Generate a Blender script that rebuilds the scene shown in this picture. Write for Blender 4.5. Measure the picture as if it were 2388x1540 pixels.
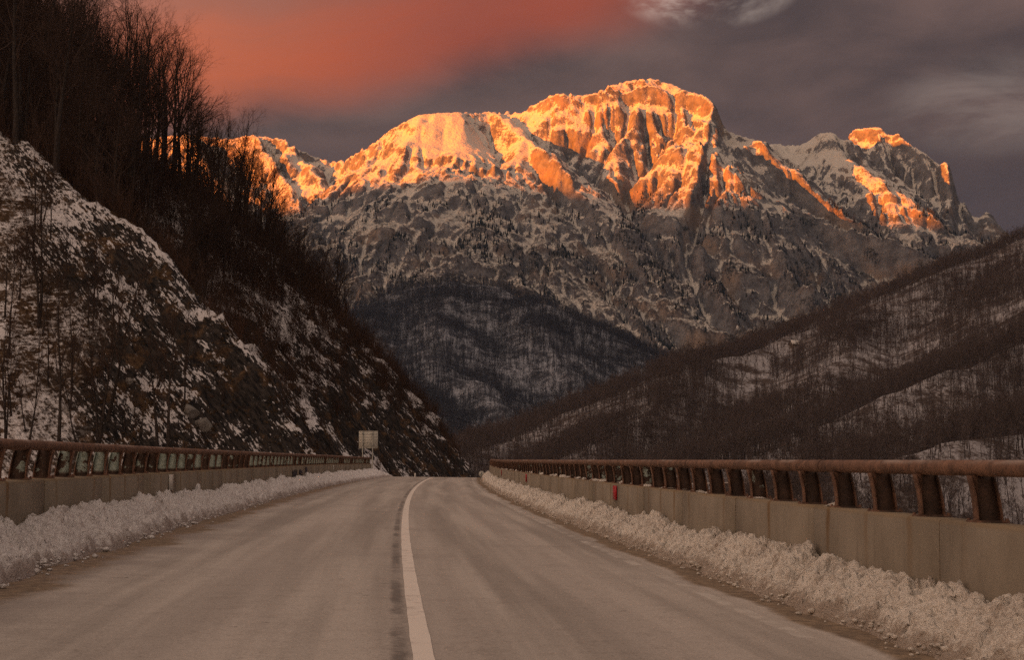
import bpy, math, random
import numpy as np
from mathutils import Vector, Matrix

for o in list(bpy.data.objects):
    bpy.data.objects.remove(o)
scene = bpy.context.scene
COL = scene.collection
R = math.radians

# ------------------------------------------------------------------ camera
FPX = 3317.0                      # focal length in pixels of a 2388 px wide picture (50 mm)
PITCH = math.atan(310.0 / FPX)
EYE = np.array([0.0, 0.0, 1.285])
cam_d = bpy.data.cameras.new("camera")
cam_d.lens = 50.0
cam_d.sensor_width = 36.0
cam_d.clip_start = 0.1
cam_d.clip_end = 60000.0
cam = bpy.data.objects.new("camera", cam_d)
COL.objects.link(cam)
cam.location = EYE
cam.rotation_euler = (R(90) + PITCH, 0, 0)
scene.camera = cam

def ray(px, py):
    cp, sp = math.cos(PITCH), math.sin(PITCH)
    u, v = (px - 1194.0) / FPX, (770.0 - py) / FPX
    return np.array([u, cp - v * sp, sp + v * cp])

def P(px, py, D):                 # the point at forward distance D seen at a pixel of the photograph
    r = ray(px, py)
    return EYE + r * (D / r[1])

# ------------------------------------------------------------------ sun, sky, exposure
SUN_EL = R(3.2)
SUN_H = np.array([-0.85, -0.53])  # horizontal direction towards the sun: behind the camera, to the left
SUN_H = SUN_H / np.linalg.norm(SUN_H)
sun_d = bpy.data.lights.new("sun", 'SUN')
sun_d.energy = 5.0
sun_d.angle = R(0.5)
sun_d.color = (1.0, 0.20, 0.0)
sun = bpy.data.objects.new("sun", sun_d)
COL.objects.link(sun)
sv = Vector((SUN_H[0] * math.cos(SUN_EL), SUN_H[1] * math.cos(SUN_EL), math.sin(SUN_EL)))
sun.rotation_euler = sv.to_track_quat('Z', 'Y').to_euler()
sun.location = (-40, -40, 60)

scene.view_settings.view_transform = 'Standard'
scene.view_settings.look = 'None'
scene.view_settings.gamma = 1.0
scene.view_settings.use_curve_mapping = False
scene.view_settings.exposure = 2.05
scene.render.engine = 'CYCLES'
scene.cycles.use_denoising = False
scene.cycles.use_adaptive_sampling = False
scene.cycles.max_bounces = 5
scene.cycles.diffuse_bounces = 3
scene.cycles.glossy_bounces = 2
scene.cycles.volume_bounces = 1
scene.cycles.sample_clamp_indirect = 2.0

class NT:
    """a few shorthands for building node trees"""
    def __init__(self, tree):
        self.t = tree
        tree.nodes.clear()
    def n(self, kind, ins=None, **props):
        nd = self.t.nodes.new(kind)
        for k, v in props.items():
            setattr(nd, k, v)
        for k, v in (ins or {}).items():
            s = nd.inputs[k]
            if isinstance(v, bpy.types.NodeSocket):
                self.t.links.new(v, s)
            elif v is not None:
                if isinstance(v, (tuple, list)) and len(v) == 3 and s.type == 'RGBA':
                    v = (*v, 1.0)
                s.default_value = v
        return nd
    def m(self, op, a, b=0.0, c=0.0, clamp=False):
        nd = self.n('ShaderNodeMath', {0: a, 1: b, 2: c}, operation=op)
        nd.use_clamp = clamp
        return nd.outputs[0]
    def vm(self, op, a, b=(0, 0, 0)):
        nd = self.n('ShaderNodeVectorMath', {0: a, 1: b}, operation=op)
        return nd.outputs['Value'] if op in ('DOT_PRODUCT', 'LENGTH', 'DISTANCE') else nd.outputs[0]
    def noise(self, vec, scale, detail=4.0, rough=0.55, dist=0.0):
        return self.n('ShaderNodeTexNoise', {'Vector': vec, 'Scale': scale, 'Detail': detail, 'Roughness': rough, 'Distortion': dist}).outputs[0]
    def ss(self, v, a, b, lo=0.0, hi=1.0):
        return self.n('ShaderNodeMapRange', {0: v, 1: a, 2: b, 3: lo, 4: hi}, interpolation_type='SMOOTHSTEP').outputs[0]
    def lin(self, v, a, b, lo=0.0, hi=1.0):
        return self.n('ShaderNodeMapRange', {0: v, 1: a, 2: b, 3: lo, 4: hi}).outputs[0]
    def mix(self, f, a, b, mode='MIX'):
        nd = self.n('ShaderNodeMix', data_type='RGBA', blend_type=mode)
        for k, v in ((0, f), (6, a), (7, b)):
            s = nd.inputs[k]
            if isinstance(v, bpy.types.NodeSocket):
                self.t.links.new(v, s)
            else:
                s.default_value = (*v, 1.0) if isinstance(v, (tuple, list)) else v
        return nd.outputs[2]
    def mapping(self, vec, scale=(1, 1, 1), rot=(0, 0, 0), loc=(0, 0, 0)):
        return self.n('ShaderNodeMapping', {'Vector': vec, 'Scale': scale, 'Rotation': rot, 'Location': loc}).outputs[0]
    def xyz(self, v):
        return self.n('ShaderNodeSeparateXYZ', {0: v}).outputs
    def cxyz(self, x, y, z):
        return self.n('ShaderNodeCombineXYZ', {0: x, 1: y, 2: z}).outputs[0]
    def bump(self, h, dist, strength=1.0):
        return self.n('ShaderNodeBump', {'Height': h, 'Distance': dist, 'Strength': strength}).outputs[0]

world = bpy.data.worlds.new("World")
scene.world = world
world.use_nodes = True
w = NT(world.node_tree)
wdir = w.n('ShaderNodeTexCoord').outputs['Generated']
wx, wy, wz = w.xyz(wdir)
sky = w.n('ShaderNodeTexSky', sky_type='NISHITA', sun_disc=False, sun_elevation=SUN_EL,
          sun_rotation=math.atan2(SUN_H[0], SUN_H[1]), air_density=1.3, dust_density=2.0, ozone_density=1.0)
az = w.m('ARCTAN2', wx, wy)
el = w.m('ARCSINE', wz)
# cloud deck: soft rolls, flattened towards the horizon
cvec = w.mapping(w.cxyz(az, w.m('MULTIPLY', el, 2.2), 0.0), scale=(1, 1, 1))
n1 = w.noise(cvec, 3.0, 5, 0.5, 0.6)
n2 = w.noise(cvec, 9.0, 5, 0.55, 0.4)
warp = w.m('MULTIPLY', w.m('SUBTRACT', n1, 0.5), 0.07)
base = w.mix(w.ss(w.m('ADD', w.m('MULTIPLY', n1, 0.6), w.m('MULTIPLY', n2, 0.4)), 0.34, 0.64), (0.050, 0.037, 0.038), (0.116, 0.074, 0.066))
# darker, bluer veil low in the east
low = w.m('MULTIPLY', w.ss(el, 0.26, 0.08), w.ss(az, -0.25, 0.35, 0.35, 0.9))
base = w.mix(low, base, (0.040, 0.032, 0.037))
# glowing underside of the cloud, sloping up to the right
lx = w.m('ADD', w.m('MULTIPLY', az, 0.974), w.m('MULTIPLY', el, 0.225))
ly = w.m('ADD', w.m('SUBTRACT', w.m('MULTIPLY', el, 0.974), w.m('MULTIPLY', az, 0.225)), warp)
# lower edge of the glow
edge = w.ss(w.m('ADD', ly, w.m('MULTIPLY', w.m('SUBTRACT', n2, 0.5), 0.022)), 0.256, 0.300)
top = w.ss(ly, 0.315, 0.385, 1.0, 0.40)
side = w.m('MULTIPLY', w.ss(lx, 0.33, 0.06), w.ss(lx, -1.2, -0.5))
streak = w.noise(w.cxyz(w.m('MULTIPLY', lx, 5.0), w.m('MULTIPLY', ly, 26.0), 1.0), 1.0, 5, 0.6, 0.6)
glow = w.m('MULTIPLY', w.m('MULTIPLY', w.m('MULTIPLY', edge, top), side), w.ss(streak, 0.25, 0.70, 0.80, 1.08))
gcol = w.mix(w.ss(lx, 0.06, -0.2), (0.255, 0.050, 0.028), (0.385, 0.078, 0.028))
cloud = w.mix(w.m('MULTIPLY', glow, 0.92), base, gcol)
# thin pale breaks
def blob(a0, e0, ra, re):
    d = w.m('ADD', w.m('POWER', w.m('DIVIDE', w.m('SUBTRACT', az, a0), ra), 2.0), w.m('POWER', w.m('DIVIDE', w.m('SUBTRACT', el, e0), re), 2.0))
    return w.ss(d, 1.0, 0.0)
br = w.m('ADD', blob(0.140, 0.326, 0.070, 0.030), w.m('MULTIPLY', blob(0.335, 0.238, 0.09, 0.04), 0.12))
br = w.m('MULTIPLY', br, w.ss(w.noise(cvec, 11.0, 6, 0.62, 0.5), 0.32, 0.66))
cloud = w.mix(br, cloud, (0.62, 0.50, 0.43))
# the open western sky: the cloud thins towards the sunset and overhead
towards = w.vm('DOT_PRODUCT', wdir, (0.8 * float(SUN_H[0]), 0.8 * float(SUN_H[1]), 0.9))
open_ = w.ss(towards, -0.15, 0.80)
west = w.mix(1.0, sky.outputs[0], (1.0, 0.66, 0.46), 'MULTIPLY')
WEST_GAIN = 0.11
west = w.mix(1.0, west, (WEST_GAIN,) * 3, 'MULTIPLY')
skycol = w.mix(open_, cloud, w.mix(1.0, west, (0.445, 0.328, 0.270), 'ADD'))
bg = w.n('ShaderNodeBackground', {'Color': skycol, 'Strength': 0.35})
w.t.links.new(bg.outputs[0], w.n('ShaderNodeOutputWorld').inputs['Surface'])

# ------------------------------------------------------------------ noise in numpy
def _hash(ix, iy, seed):
    h = (ix.astype(np.int64) * 374761393 + iy.astype(np.int64) * 668265263 + seed * 1442695041) & 0xFFFFFFFF
    h = ((h ^ (h >> 13)) * 1274126177) & 0xFFFFFFFF
    return (h ^ (h >> 16)) & 0xFFFF

def perlin(x, y, seed=0):
    x0, y0 = np.floor(x), np.floor(y)
    fx, fy = x - x0, y - y0
    ux, uy = fx * fx * fx * (fx * (fx * 6 - 15) + 10), fy * fy * fy * (fy * (fy * 6 - 15) + 10)
    def g(dx, dy):
        a = _hash(x0 + dx, y0 + dy, seed) * (2 * np.pi / 65536.0)
        return np.cos(a) * (fx - dx) + np.sin(a) * (fy - dy)
    a = g(0, 0) * (1 - ux) + g(1, 0) * ux
    b = g(0, 1) * (1 - ux) + g(1, 1) * ux
    return (a * (1 - uy) + b * uy) * 1.4

def fbm(x, y, octaves=5, seed=0, gain=0.5, lac=2.03):
    s, a = np.zeros_like(x), 1.0
    for i in range(octaves):
        s += a * perlin(x, y, seed + i * 17)
        x, y, a = x * lac + 3.1, y * lac - 1.7, a * gain
    return s

def ridged(x, y, octaves=5, seed=0, gain=0.5, lac=2.03):
    s, a, wgt = np.zeros_like(x), 1.0, 1.0
    for i in range(octaves):
        n = 1.0 - np.abs(perlin(x, y, seed + i * 31))
        n = n * n * wgt
        s += a * n
        wgt = np.clip(n * 1.6, 0, 1)
        x, y, a = x * lac + 5.3, y * lac + 2.9, a * gain
    return s

def sstep(v, a, b):
    t = np.clip((v - a) / (b - a), 0, 1)
    return t * t * (3 - 2 * t)

# ------------------------------------------------------------------ mesh helpers
def mesh_np(name, verts, quads=None, tris=None, smooth=True, uv=None):
    me = bpy.data.meshes.new(name)
    verts = np.asarray(verts, dtype=np.float32).reshape(-1, 3)
    me.vertices.add(len(verts))
    me.vertices.foreach_set('co', verts.ravel())
    loops, starts, n = [], [], 0
    for f, k in ((quads, 4), (tris, 3)):
        if f is not None and len(f):
            f = np.asarray(f, dtype=np.int32).reshape(-1, k)
            loops.append(f.ravel())
            starts.append(n + np.arange(len(f), dtype=np.int32) * k)
            n += f.size
    loops, starts = np.concatenate(loops), np.concatenate(starts)
    me.loops.add(len(loops))
    me.loops.foreach_set('vertex_index', loops)
    me.polygons.add(len(starts))
    me.polygons.foreach_set('loop_start', starts)
    me.update(calc_edges=True)
    if smooth:
        me.polygons.foreach_set('use_smooth', np.ones(len(starts), dtype=bool))
    if uv is not None:
        l = me.uv_layers.new(name='UVMap')
        l.data.foreach_set('uv', np.asarray(uv, dtype=np.float32)[loops].ravel())
    me.validate()
    return me

def grid_quads(nu, nv):
    i = np.arange(nu * nv).reshape(nu, nv)
    return np.stack([i[:-1, :-1], i[1:, :-1], i[1:, 1:], i[:-1, 1:]], -1).reshape(-1, 4)

def obj(name, data, mat=None, parent=None, loc=None, rot=None, **props):
    o = bpy.data.objects.new(name, data)
    COL.objects.link(o)
    if mat is not None and data is not None and not data.materials:
        data.materials.append(mat)
    if parent is not None:
        o.parent = parent
    if loc is not None:
        o.location = loc
    if rot is not None:
        o.rotation_euler = rot
    for k, v in props.items():
        o[k] = v
    return o

def tag(o, label=None, category=None, group=None, kind=None):
    for k, v in (('label', label), ('category', category), ('group', group), ('kind', kind)):
        if v:
            o[k] = v
    return o

def boxes_mesh(name, boxes, bevel=0.0):
    """boxes: list of 8 corner arrays or (x0,x1,y0,y1,z0,z1)"""
    vs, qs = [], []
    for b in boxes:
        b = np.asarray(b, dtype=float)
        if b.size == 6:
            x0, x1, y0, y1, z0, z1 = b
            b = np.array([[x0, y0, z0], [x1, y0, z0], [x1, y1, z0], [x0, y1, z0], [x0, y0, z1], [x1, y0, z1], [x1, y1, z1], [x0, y1, z1]])
        k = len(vs) * 8
        vs.append(b)
        qs += [[k + j for j in f] for f in ([3, 2, 1, 0], [4, 5, 6, 7], [0, 1, 5, 4], [1, 2, 6, 5], [2, 3, 7, 6], [3, 0, 4, 7])]
    return mesh_np(name, np.concatenate(vs), qs, smooth=False)

def tubes(segs, sides):
    """segs: (n,8) p0 p1 r0 r1 -> verts, quads"""
    s = np.asarray(segs, dtype=float)
    p0, p1, r0, r1 = s[:, 0:3], s[:, 3:6], s[:, 6], s[:, 7]
    d = p1 - p0
    d /= np.maximum(np.linalg.norm(d, axis=1, keepdims=True), 1e-9)
    ref = np.where(np.abs(d[:, 2:3]) > 0.9, np.array([[1.0, 0, 0]]), np.array([[0, 0, 1.0]]))
    a = np.cross(d, ref)
    a /= np.maximum(np.linalg.norm(a, axis=1, keepdims=True), 1e-9)
    b = np.cross(d, a)
    ang = np.arange(sides) * 2 * np.pi / sides
    off = a[:, None, :] * np.cos(ang)[None, :, None] + b[:, None, :] * np.sin(ang)[None, :, None]
    v = np.stack([p0[:, None, :] + off * r0[:, None, None], p1[:, None, :] + off * r1[:, None, None]], 1)
    n = len(s)
    i = np.arange(n)[:, None] * (2 * sides)
    k = np.arange(sides)[None, :]
    k2 = (k + 1) % sides
    q = np.stack([i + k, i + k2, i + sides + k2, i + sides + k], -1).reshape(-1, 4)
    return v.reshape(-1, 3), q

def new_mat(name):
    m = bpy.data.materials.new(name)
    m.use_nodes = True
    t = NT(m.node_tree)
    return m, t

def finish(t, color, rough=0.8, normal=None, spec=0.3, metal=0.0):
    b = t.n('ShaderNodeBsdfPrincipled', {'Base Color': color, 'Roughness': rough, 'Specular IOR Level': spec, 'Metallic': metal})
    if normal is not None:
        t.t.links.new(normal, b.inputs['Normal'])
    t.t.links.new(b.outputs[0], t.n('ShaderNodeOutputMaterial').inputs['Surface'])

# ================================================================== TERRAIN
def ridge_field(X, Y, ridges, floor):
    H = np.full(X.shape, float(floor))
    for pts, sl, sr, *cap in ridges:
        for k, (a, b) in enumerate(zip(pts[:-1], pts[1:])):
            dx, dy = b[0] - a[0], b[1] - a[1]
            L2 = dx * dx + dy * dy + 1e-9
            t0 = ((X - a[0]) * dx + (Y - a[1]) * dy) / L2
            t = np.clip(t0, 0, 1)
            ex, ey = X - (a[0] + t * dx), Y - (a[1] + t * dy)
            dist = np.sqrt(ex * ex + ey * ey)
            side = dx * ey - dy * ex          # > 0 : left of the direction
            s = np.where(side > 0, sl, sr)
            if cap and k == len(pts) - 2:       # a steep drop off the end of the ridge
                s = np.where(t0 > 1, cap[0], s)
            if len(cap) > 1 and k == 0:
                s = np.where(t0 < 0, cap[1], s)
            np.maximum(H, a[2] + t * (b[2] - a[2]) - s * dist, out=H)
    return H

def blur(H, k):
    for _ in range(k):
        Q = np.pad(H, 1, mode='edge')
        H = (Q[:-2, 1:-1] + Q[2:, 1:-1] + Q[1:-1, :-2] + Q[1:-1, 2:] + 4 * Q[1:-1, 1:-1]) / 8.0
    return H

class Field:
    def __init__(self, x0, x1, y0, y1, sx, sy=None):
        sy = sy or sx
        self.xs, self.ys = np.arange(x0, x1, sx), np.arange(y0, y1, sy)
        self.sx, self.sy = sx, sy
        self.X, self.Y = np.meshgrid(self.xs, self.ys, indexing='ij')
        self.H = None
    def at(self, x, y):
        x, y = np.asarray(x, float), np.asarray(y, float)
        u = np.clip((x - self.xs[0]) / self.sx, 0, len(self.xs) - 1.001)
        v = np.clip((y - self.ys[0]) / self.sy, 0, len(self.ys) - 1.001)
        i, j = u.astype(int), v.astype(int)
        fu, fv = u - i, v - j
        H = self.H
        return (H[i, j] * (1 - fu) * (1 - fv) + H[i + 1, j] * fu * (1 - fv) + H[i, j + 1] * (1 - fu) * fv + H[i + 1, j + 1] * fu * fv)
    def normal(self, x, y, e):
        gx = (self.at(x + e, y) - self.at(x - e, y)) / (2 * e)
        gy = (self.at(x, y + e) - self.at(x, y - e)) / (2 * e)
        n = np.stack([-gx, -gy, np.ones_like(gx)], -1)
        return n / np.linalg.norm(n, axis=-1, keepdims=True)
    def mesh(self, name, smooth=True):
        v = np.stack([self.X, self.Y, self.H], -1).reshape(-1, 3)
        return mesh_np(name, v, grid_quads(*self.X.shape), smooth=smooth)
    def hit(self, px, py, d0, d1, n=900):
        r = ray(px, py)
        D = np.linspace(d0, d1, n)
        p = EYE[None] + r[None] * (D / r[1])[:, None]
        under = p[:, 2] < self.at(p[:, 0], p[:, 1])
        k = np.argmax(under)
        return p[k] if under[k] else None

def RL(*pts):
    return [P(*p) for p in pts]

def project(p):
    cp, sp = math.cos(PITCH), math.sin(PITCH)
    q = np.atleast_2d(p) - EYE
    f = q[:, 1] * cp + q[:, 2] * sp
    u = -q[:, 1] * sp + q[:, 2] * cp
    return np.stack([1194 + FPX * q[:, 0] / f, 770 - FPX * u / f], -1), f

# ------------------------------------------------------------------ the great mountain
def build_mountain():
    F = Field(-1800, 2250, 2550, 5450, 5.5)
    X, Y = F.X, F.Y
    # wander the coordinates so that no ridge is straight
    wx_ = 16 * fbm(X / 260, Y / 260, 4, 5) + 5 * fbm(X / 60, Y / 60, 3, 8)
    wy_ = 16 * fbm(X / 260, Y / 260, 4, 6) + 5 * fbm(X / 60, Y / 60, 3, 9)
    Rg = []
    def r(sl, sr, *pts, cap=None, cap0=None):
        Rg.append((RL(*pts), sl, sr) + ((cap,) if cap else ()) + ((cap0,) if cap0 else ()))
    # crest, left to right (left side of the direction = far side, right side = towards the camera)
    r(.9, 1.45, (150, 345, 5150), (430, 318, 5000), (520, 326, 4950), (600, 322, 4900), (650, 332, 4850), (690, 352, 4800), (735, 372, 4800), (775, 384, 4780), (815, 376, 4600),
      (850, 350, 4480), (890, 324, 4380), (930, 296, 4320), (980, 274, 4280), (1080, 268, 4280), (1140, 267, 4340), (1185, 272, 4450))
    r(.9, 1.35, (1205, 268, 4420), (1240, 251, 4350), (1290, 228, 4300), (1400, 218, 4290), (1500, 220, 4280), (1600, 218, 4250), (1640, 231, 4210), (1668, 247, 4150), cap=3.5)
    r(.8, .9, (1395, 216, 4560), (1430, 200, 4600), (1470, 192, 4620), (1530, 187, 4620), (1570, 200, 4600), (1600, 212, 4560), cap=2.2)
    r(.9, .85, (1690, 306, 4800), (1720, 319, 4850), (1780, 336, 4950), (1840, 344, 4950), (1880, 336, 4850), (1910, 318, 4620), (1945, 314, 4520))
    r(1.2, 1.5, (1975, 324, 4950), (1990, 307, 4900), (2050, 301, 4850), (2090, 314, 4800), (2120, 340, 4760), (2150, 356, 4720), (2190, 384, 4660), (2216, 386, 4600), (2228, 420, 4560))
    r(1.0, 1.2, (2232, 462, 4540), (2252, 498, 4520), (2275, 512, 4500), (2298, 498, 4450), (2345, 546, 4400), (2420, 600, 4300), (2600, 660, 4200))
    # far left mountain: spurs
    r(.9, .9, (600, 320, 4900), (640, 400, 4650), (690, 440, 4450), (700, 500, 4200), (660, 600, 3900))
    r(.9, .9, (690, 350, 4800), (740, 410, 4500), (760, 440, 4400), (700, 540, 4050), (720, 640, 3800))
    r(.8, .8, (430, 318, 5000), (500, 420, 4600), (560, 520, 4200))
    # dome
    r(1.3, .8, (980, 274, 4280), (962, 330, 4160), (975, 390, 4070), (990, 450, 3950), (930, 530, 3750), (850, 600, 3550))
    r(.8, .9, (900, 320, 4370), (850, 380, 4230), (800, 430, 4100), (760, 470, 4000), (800, 560, 3700), (840, 660, 3450))
    r(.62, .62, (1080, 268, 4280), (1090, 330, 4150), (1100, 385, 4030), cap=2.2)
    r(.7, .7, (1020, 270, 4280), (1010, 340, 4150), (1020, 395, 4050), cap=2.2)
    r(.75, 2.4, (1140, 267, 4340), (1185, 286, 4230), (1222, 322, 4110), (1262, 352, 4010), (1315, 395, 3900), (1360, 440, 3800), (1400, 500, 3690))
    r(.8, .9, (1222, 322, 4110), (1195, 370, 4020), (1130, 418, 3880))
    # buttress under the dome
    r(1.1, 1.4, (1130, 418, 3880), (1060, 455, 3760), (1000, 490, 3640), (920, 560, 3470), (860, 650, 3300), (830, 720, 3150))
    r(1.6, 1.2, (1130, 418, 3880), (1165, 500, 3700), (1185, 570, 3560), (1200, 660, 3380), (1230, 760, 3150))
    r(1.2, 1.2, (1085, 520, 3660), (1100, 600, 3480), (1120, 680, 3280))
    r(1.1, 1.8, (1262, 440, 3850), (1290, 530, 3700), (1370, 610, 3500), (1450, 690, 3300), (1520, 780, 3100), (1570, 850, 2950))
    # main peak: face ribs, right hand edge above the cliff
    r(1.0, 3.4, (1668, 247, 4150), (1662, 320, 4010), (1650, 392, 3900), (1668, 440, 3830))
    r(.9, 3.4, (1668, 250, 4120), (1686, 275, 4260), (1700, 312, 4400), cap=3.0)
    r(.9, 3.4, (1655, 392, 3920), (1700, 390, 4080), (1732, 388, 4230), cap=3.0)
    r(1.1, 1.6, (1668, 440, 3830), (1720, 452, 3800), (1775, 478, 3760), (1800, 560, 3650), (1850, 640, 3480), (1900, 720, 3250))
    r(1.3, 1.3, (1290, 228, 4340), (1335, 300, 4220), (1395, 380, 4080), (1440, 450, 3930), (1500, 560, 3720), (1560, 660, 3500), (1620, 780, 3200))
    r(1.4, 1.4, (1240, 251, 4400), (1280, 300, 4300))
    r(1.3, 1.2, (1500, 220, 4280), (1480, 290, 4170), (1430, 340, 4090))
    r(1.2, 1.6, (1650, 330, 4050), (1560, 385, 4030), (1520, 440, 3930), (1590, 520, 3740), (1640, 600, 3560), (1690, 700, 3320), (1760, 790, 3080))
    r(1.2, 1.2, (1400, 218, 4290), (1400, 290, 4180))
    r(1.2, 1.2, (1600, 218, 4250), (1590, 300, 4130), (1600, 350, 4060))
    # ledges: gentle snow above, a wall below
    L = dict(cap=1.6, cap0=1.6)
    r(.45, 1.9, (1335, 318, 4180), (1400, 340, 4150), (1465, 362, 4110), (1520, 374, 4070), (1560, 352, 4070), (1630, 322, 4070), **L)
    r(.45, 1.6, (880, 392, 4240), (920, 402, 4160), (985, 408, 4080), (1060, 414, 4020), (1130, 414, 3930), **L)
    r(.5, 1.6, (1960, 440, 4250), (2020, 470, 4170), (2090, 500, 4080), **L)
    r(.6, 1.7, (1540, 560, 3740), (1610, 590, 3640), (1690, 600, 3610), **L)
    r(.6, 1.7, (1900, 610, 3800), (1960, 600, 3850), (2030, 610, 3830), **L)
    r(.6, 1.8, (1080, 560, 3600), (1130, 540, 3640), (1170, 560, 3600), **L)
    # right hand peaks
    r(.9, .9, (1945, 314, 4480), (1975, 368, 4330), (2030, 408, 4220), (2065, 446, 4120), (2150, 495, 4060), (2240, 570, 3880), (2330, 660, 3650))
    r(.9, 1.1, (1915, 316, 4600), (1908, 380, 4440), (1890, 445, 4290), (1930, 490, 4180), (2000, 540, 4030), (2060, 600, 3850), (2100, 680, 3600))
    r(1.0, 1.0, (1890, 445, 4290), (1830, 520, 4080), (1870, 600, 3830), (1950, 680, 3550))
    r(1.2, 1.2, (2050, 301, 4850), (2060, 380, 4700), (2110, 450, 4520))
    r(1.2, 1.2, (2150, 356, 4720), (2190, 440, 4560))
    r(1.3, 1.3, (2216, 386, 4600), (2225, 470, 4450), (2190, 540, 4250))
    r(1.1, 1.1, (2298, 498, 4450), (2270, 580, 4250), (2300, 680, 3950))
    H = ridge_field(X + wx_, Y + wy_, Rg, -60)
    H = np.maximum(H, -60)
    dome = blur(H, 90)
    soft = np.exp(-(((X + 150) / 260) ** 2 + ((Y - 4180) / 150) ** 2))          # smooth snow dome
    soft = np.maximum(soft, np.exp(-(((X - 860) / 190) ** 2 + ((Y - 4700) / 260) ** 2)))   # snow saddle
    H = blur(H, 1) * (1 - 0.95 * soft) + dome * 0.95 * soft
    rough = 1 - 0.92 * soft
    H = H + rough * (20 * fbm(X / 150, Y / 150, 3, 40, 0.5) + 4 * fbm(X / 40, Y / 40, 4, 41, 0.55))
    def beds(H, step, amt, seed):
        ph = (H * 0.9 + X * 0.34 + 36 * fbm(X / 240, Y / 240, 4, seed)) / step
        st = ph - np.floor(ph)
        hard = sstep(fbm(X / 230, Y / 230, 3, seed + 3), -0.15, 0.25) * rough
        return H + (sstep(st, 0.0, 0.45) - st) * step * amt * hard
    H = beds(H, 110.0, 0.34, 77)
    patch = np.clip(0.45 + 0.9 * fbm(X / 160, Y / 160, 3, 15), 0.05, 1.0)
    H = erode(H, F.sx, 4, 50000, 40, patch * (1.0 - 0.85 * soft))
    H = beds(H, 38.0, 0.26, 177)
    crag = ridged(X / 75 + 0.5 * fbm(X / 60, Y / 60, 3, 3) + H / 150, Y / 150 + 0.4 * fbm(X / 70, Y / 70, 3, 33), 5, 240, 0.62)
    H = H + rough * ((crag - 1.0) * 13 * np.clip(0.45 + 1.1 * fbm(X / 210, Y / 210, 2, 301), 0.15, 1.2) + 3.6 * fbm(X / 15, Y / 15, 2, 21, 0.6)) + soft * 1.2 * fbm(X / 40, Y / 40, 3, 23)
    # settle the skyline on the surveyed one: raise or lower the ground along the crest
    sk = np.array(SKYLINE, float)
    bins = np.arange(100, 2560, 6.0)
    want = np.interp(bins, sk[:, 0], sk[:, 1])
    for _ in range(3):
        pq, dep = project(np.stack([X, Y, H], -1).reshape(-1, 3))
        b = np.round((pq[:, 0] - 100) / 6.0).astype(int)
        ok = (b >= 0) & (b < len(bins))
        o = np.argsort(-pq[ok, 1])
        idx = np.flatnonzero(ok)[o]
        top = np.zeros(len(bins), int)
        top[b[idx]] = idx                       # last one written is the highest in the picture
        dz = (pq[top, 1] - want) * dep[top] / FPX
        dz = np.convolve(np.pad(dz, 2, mode='edge'), np.array([1, 2, 3, 2, 1]) / 9.0, 'valid')
        yc = Y.ravel()[top]
        yc = np.convolve(np.pad(yc, 3, mode='edge'), np.ones(7) / 7, 'valid')
        px_all = pq[:, 0].reshape(X.shape)
        d_all, y_all = np.interp(px_all, bins, dz), np.interp(px_all, bins, yc)
        H = H + d_all * np.exp(-((Y - y_all) / np.where(Y > y_all, 500.0, 230.0)) ** 2)
    F.H = H
    return F

SKYLINE = [(150, 340), (300, 330), (430, 312), (480, 318), (540, 324), (580, 314), (600, 316), (640, 322), (660, 322), (690, 345), (735, 366), (775, 378), (805, 373), (850, 345), (862, 340), (882, 325),
           (905, 305), (932, 290), (955, 278), (980, 267), (1030, 263), (1080, 261), (1110, 264), (1145, 259), (1180, 265), (1188, 255), (1195, 265), (1205, 262), (1215, 264), (1240, 246), (1262, 235),
           (1275, 228), (1292, 218), (1330, 219), (1360, 222), (1395, 214), (1420, 200), (1450, 192), (1470, 187), (1500, 184), (1530, 183), (1545, 190), (1572, 197), (1595, 209), (1640, 221), (1660, 234),
           (1672, 247), (1680, 270), (1690, 298), (1700, 306), (1720, 314), (1760, 326), (1800, 334), (1830, 338), (1865, 338), (1885, 328), (1910, 310), (1945, 308), (1958, 322), (1972, 328), (1978, 316),
           (1990, 303), (2020, 298), (2055, 296), (2065, 308), (2080, 318), (2088, 308), (2110, 322), (2120, 335), (2150, 352), (2165, 362), (2185, 382), (2205, 378), (2216, 384), (2224, 405), (2228, 450),
           (2240, 470), (2250, 462), (2256, 490), (2270, 505), (2285, 508), (2295, 495), (2303, 492), (2315, 505), (2345, 540), (2400, 580), (2560, 660)]

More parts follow.
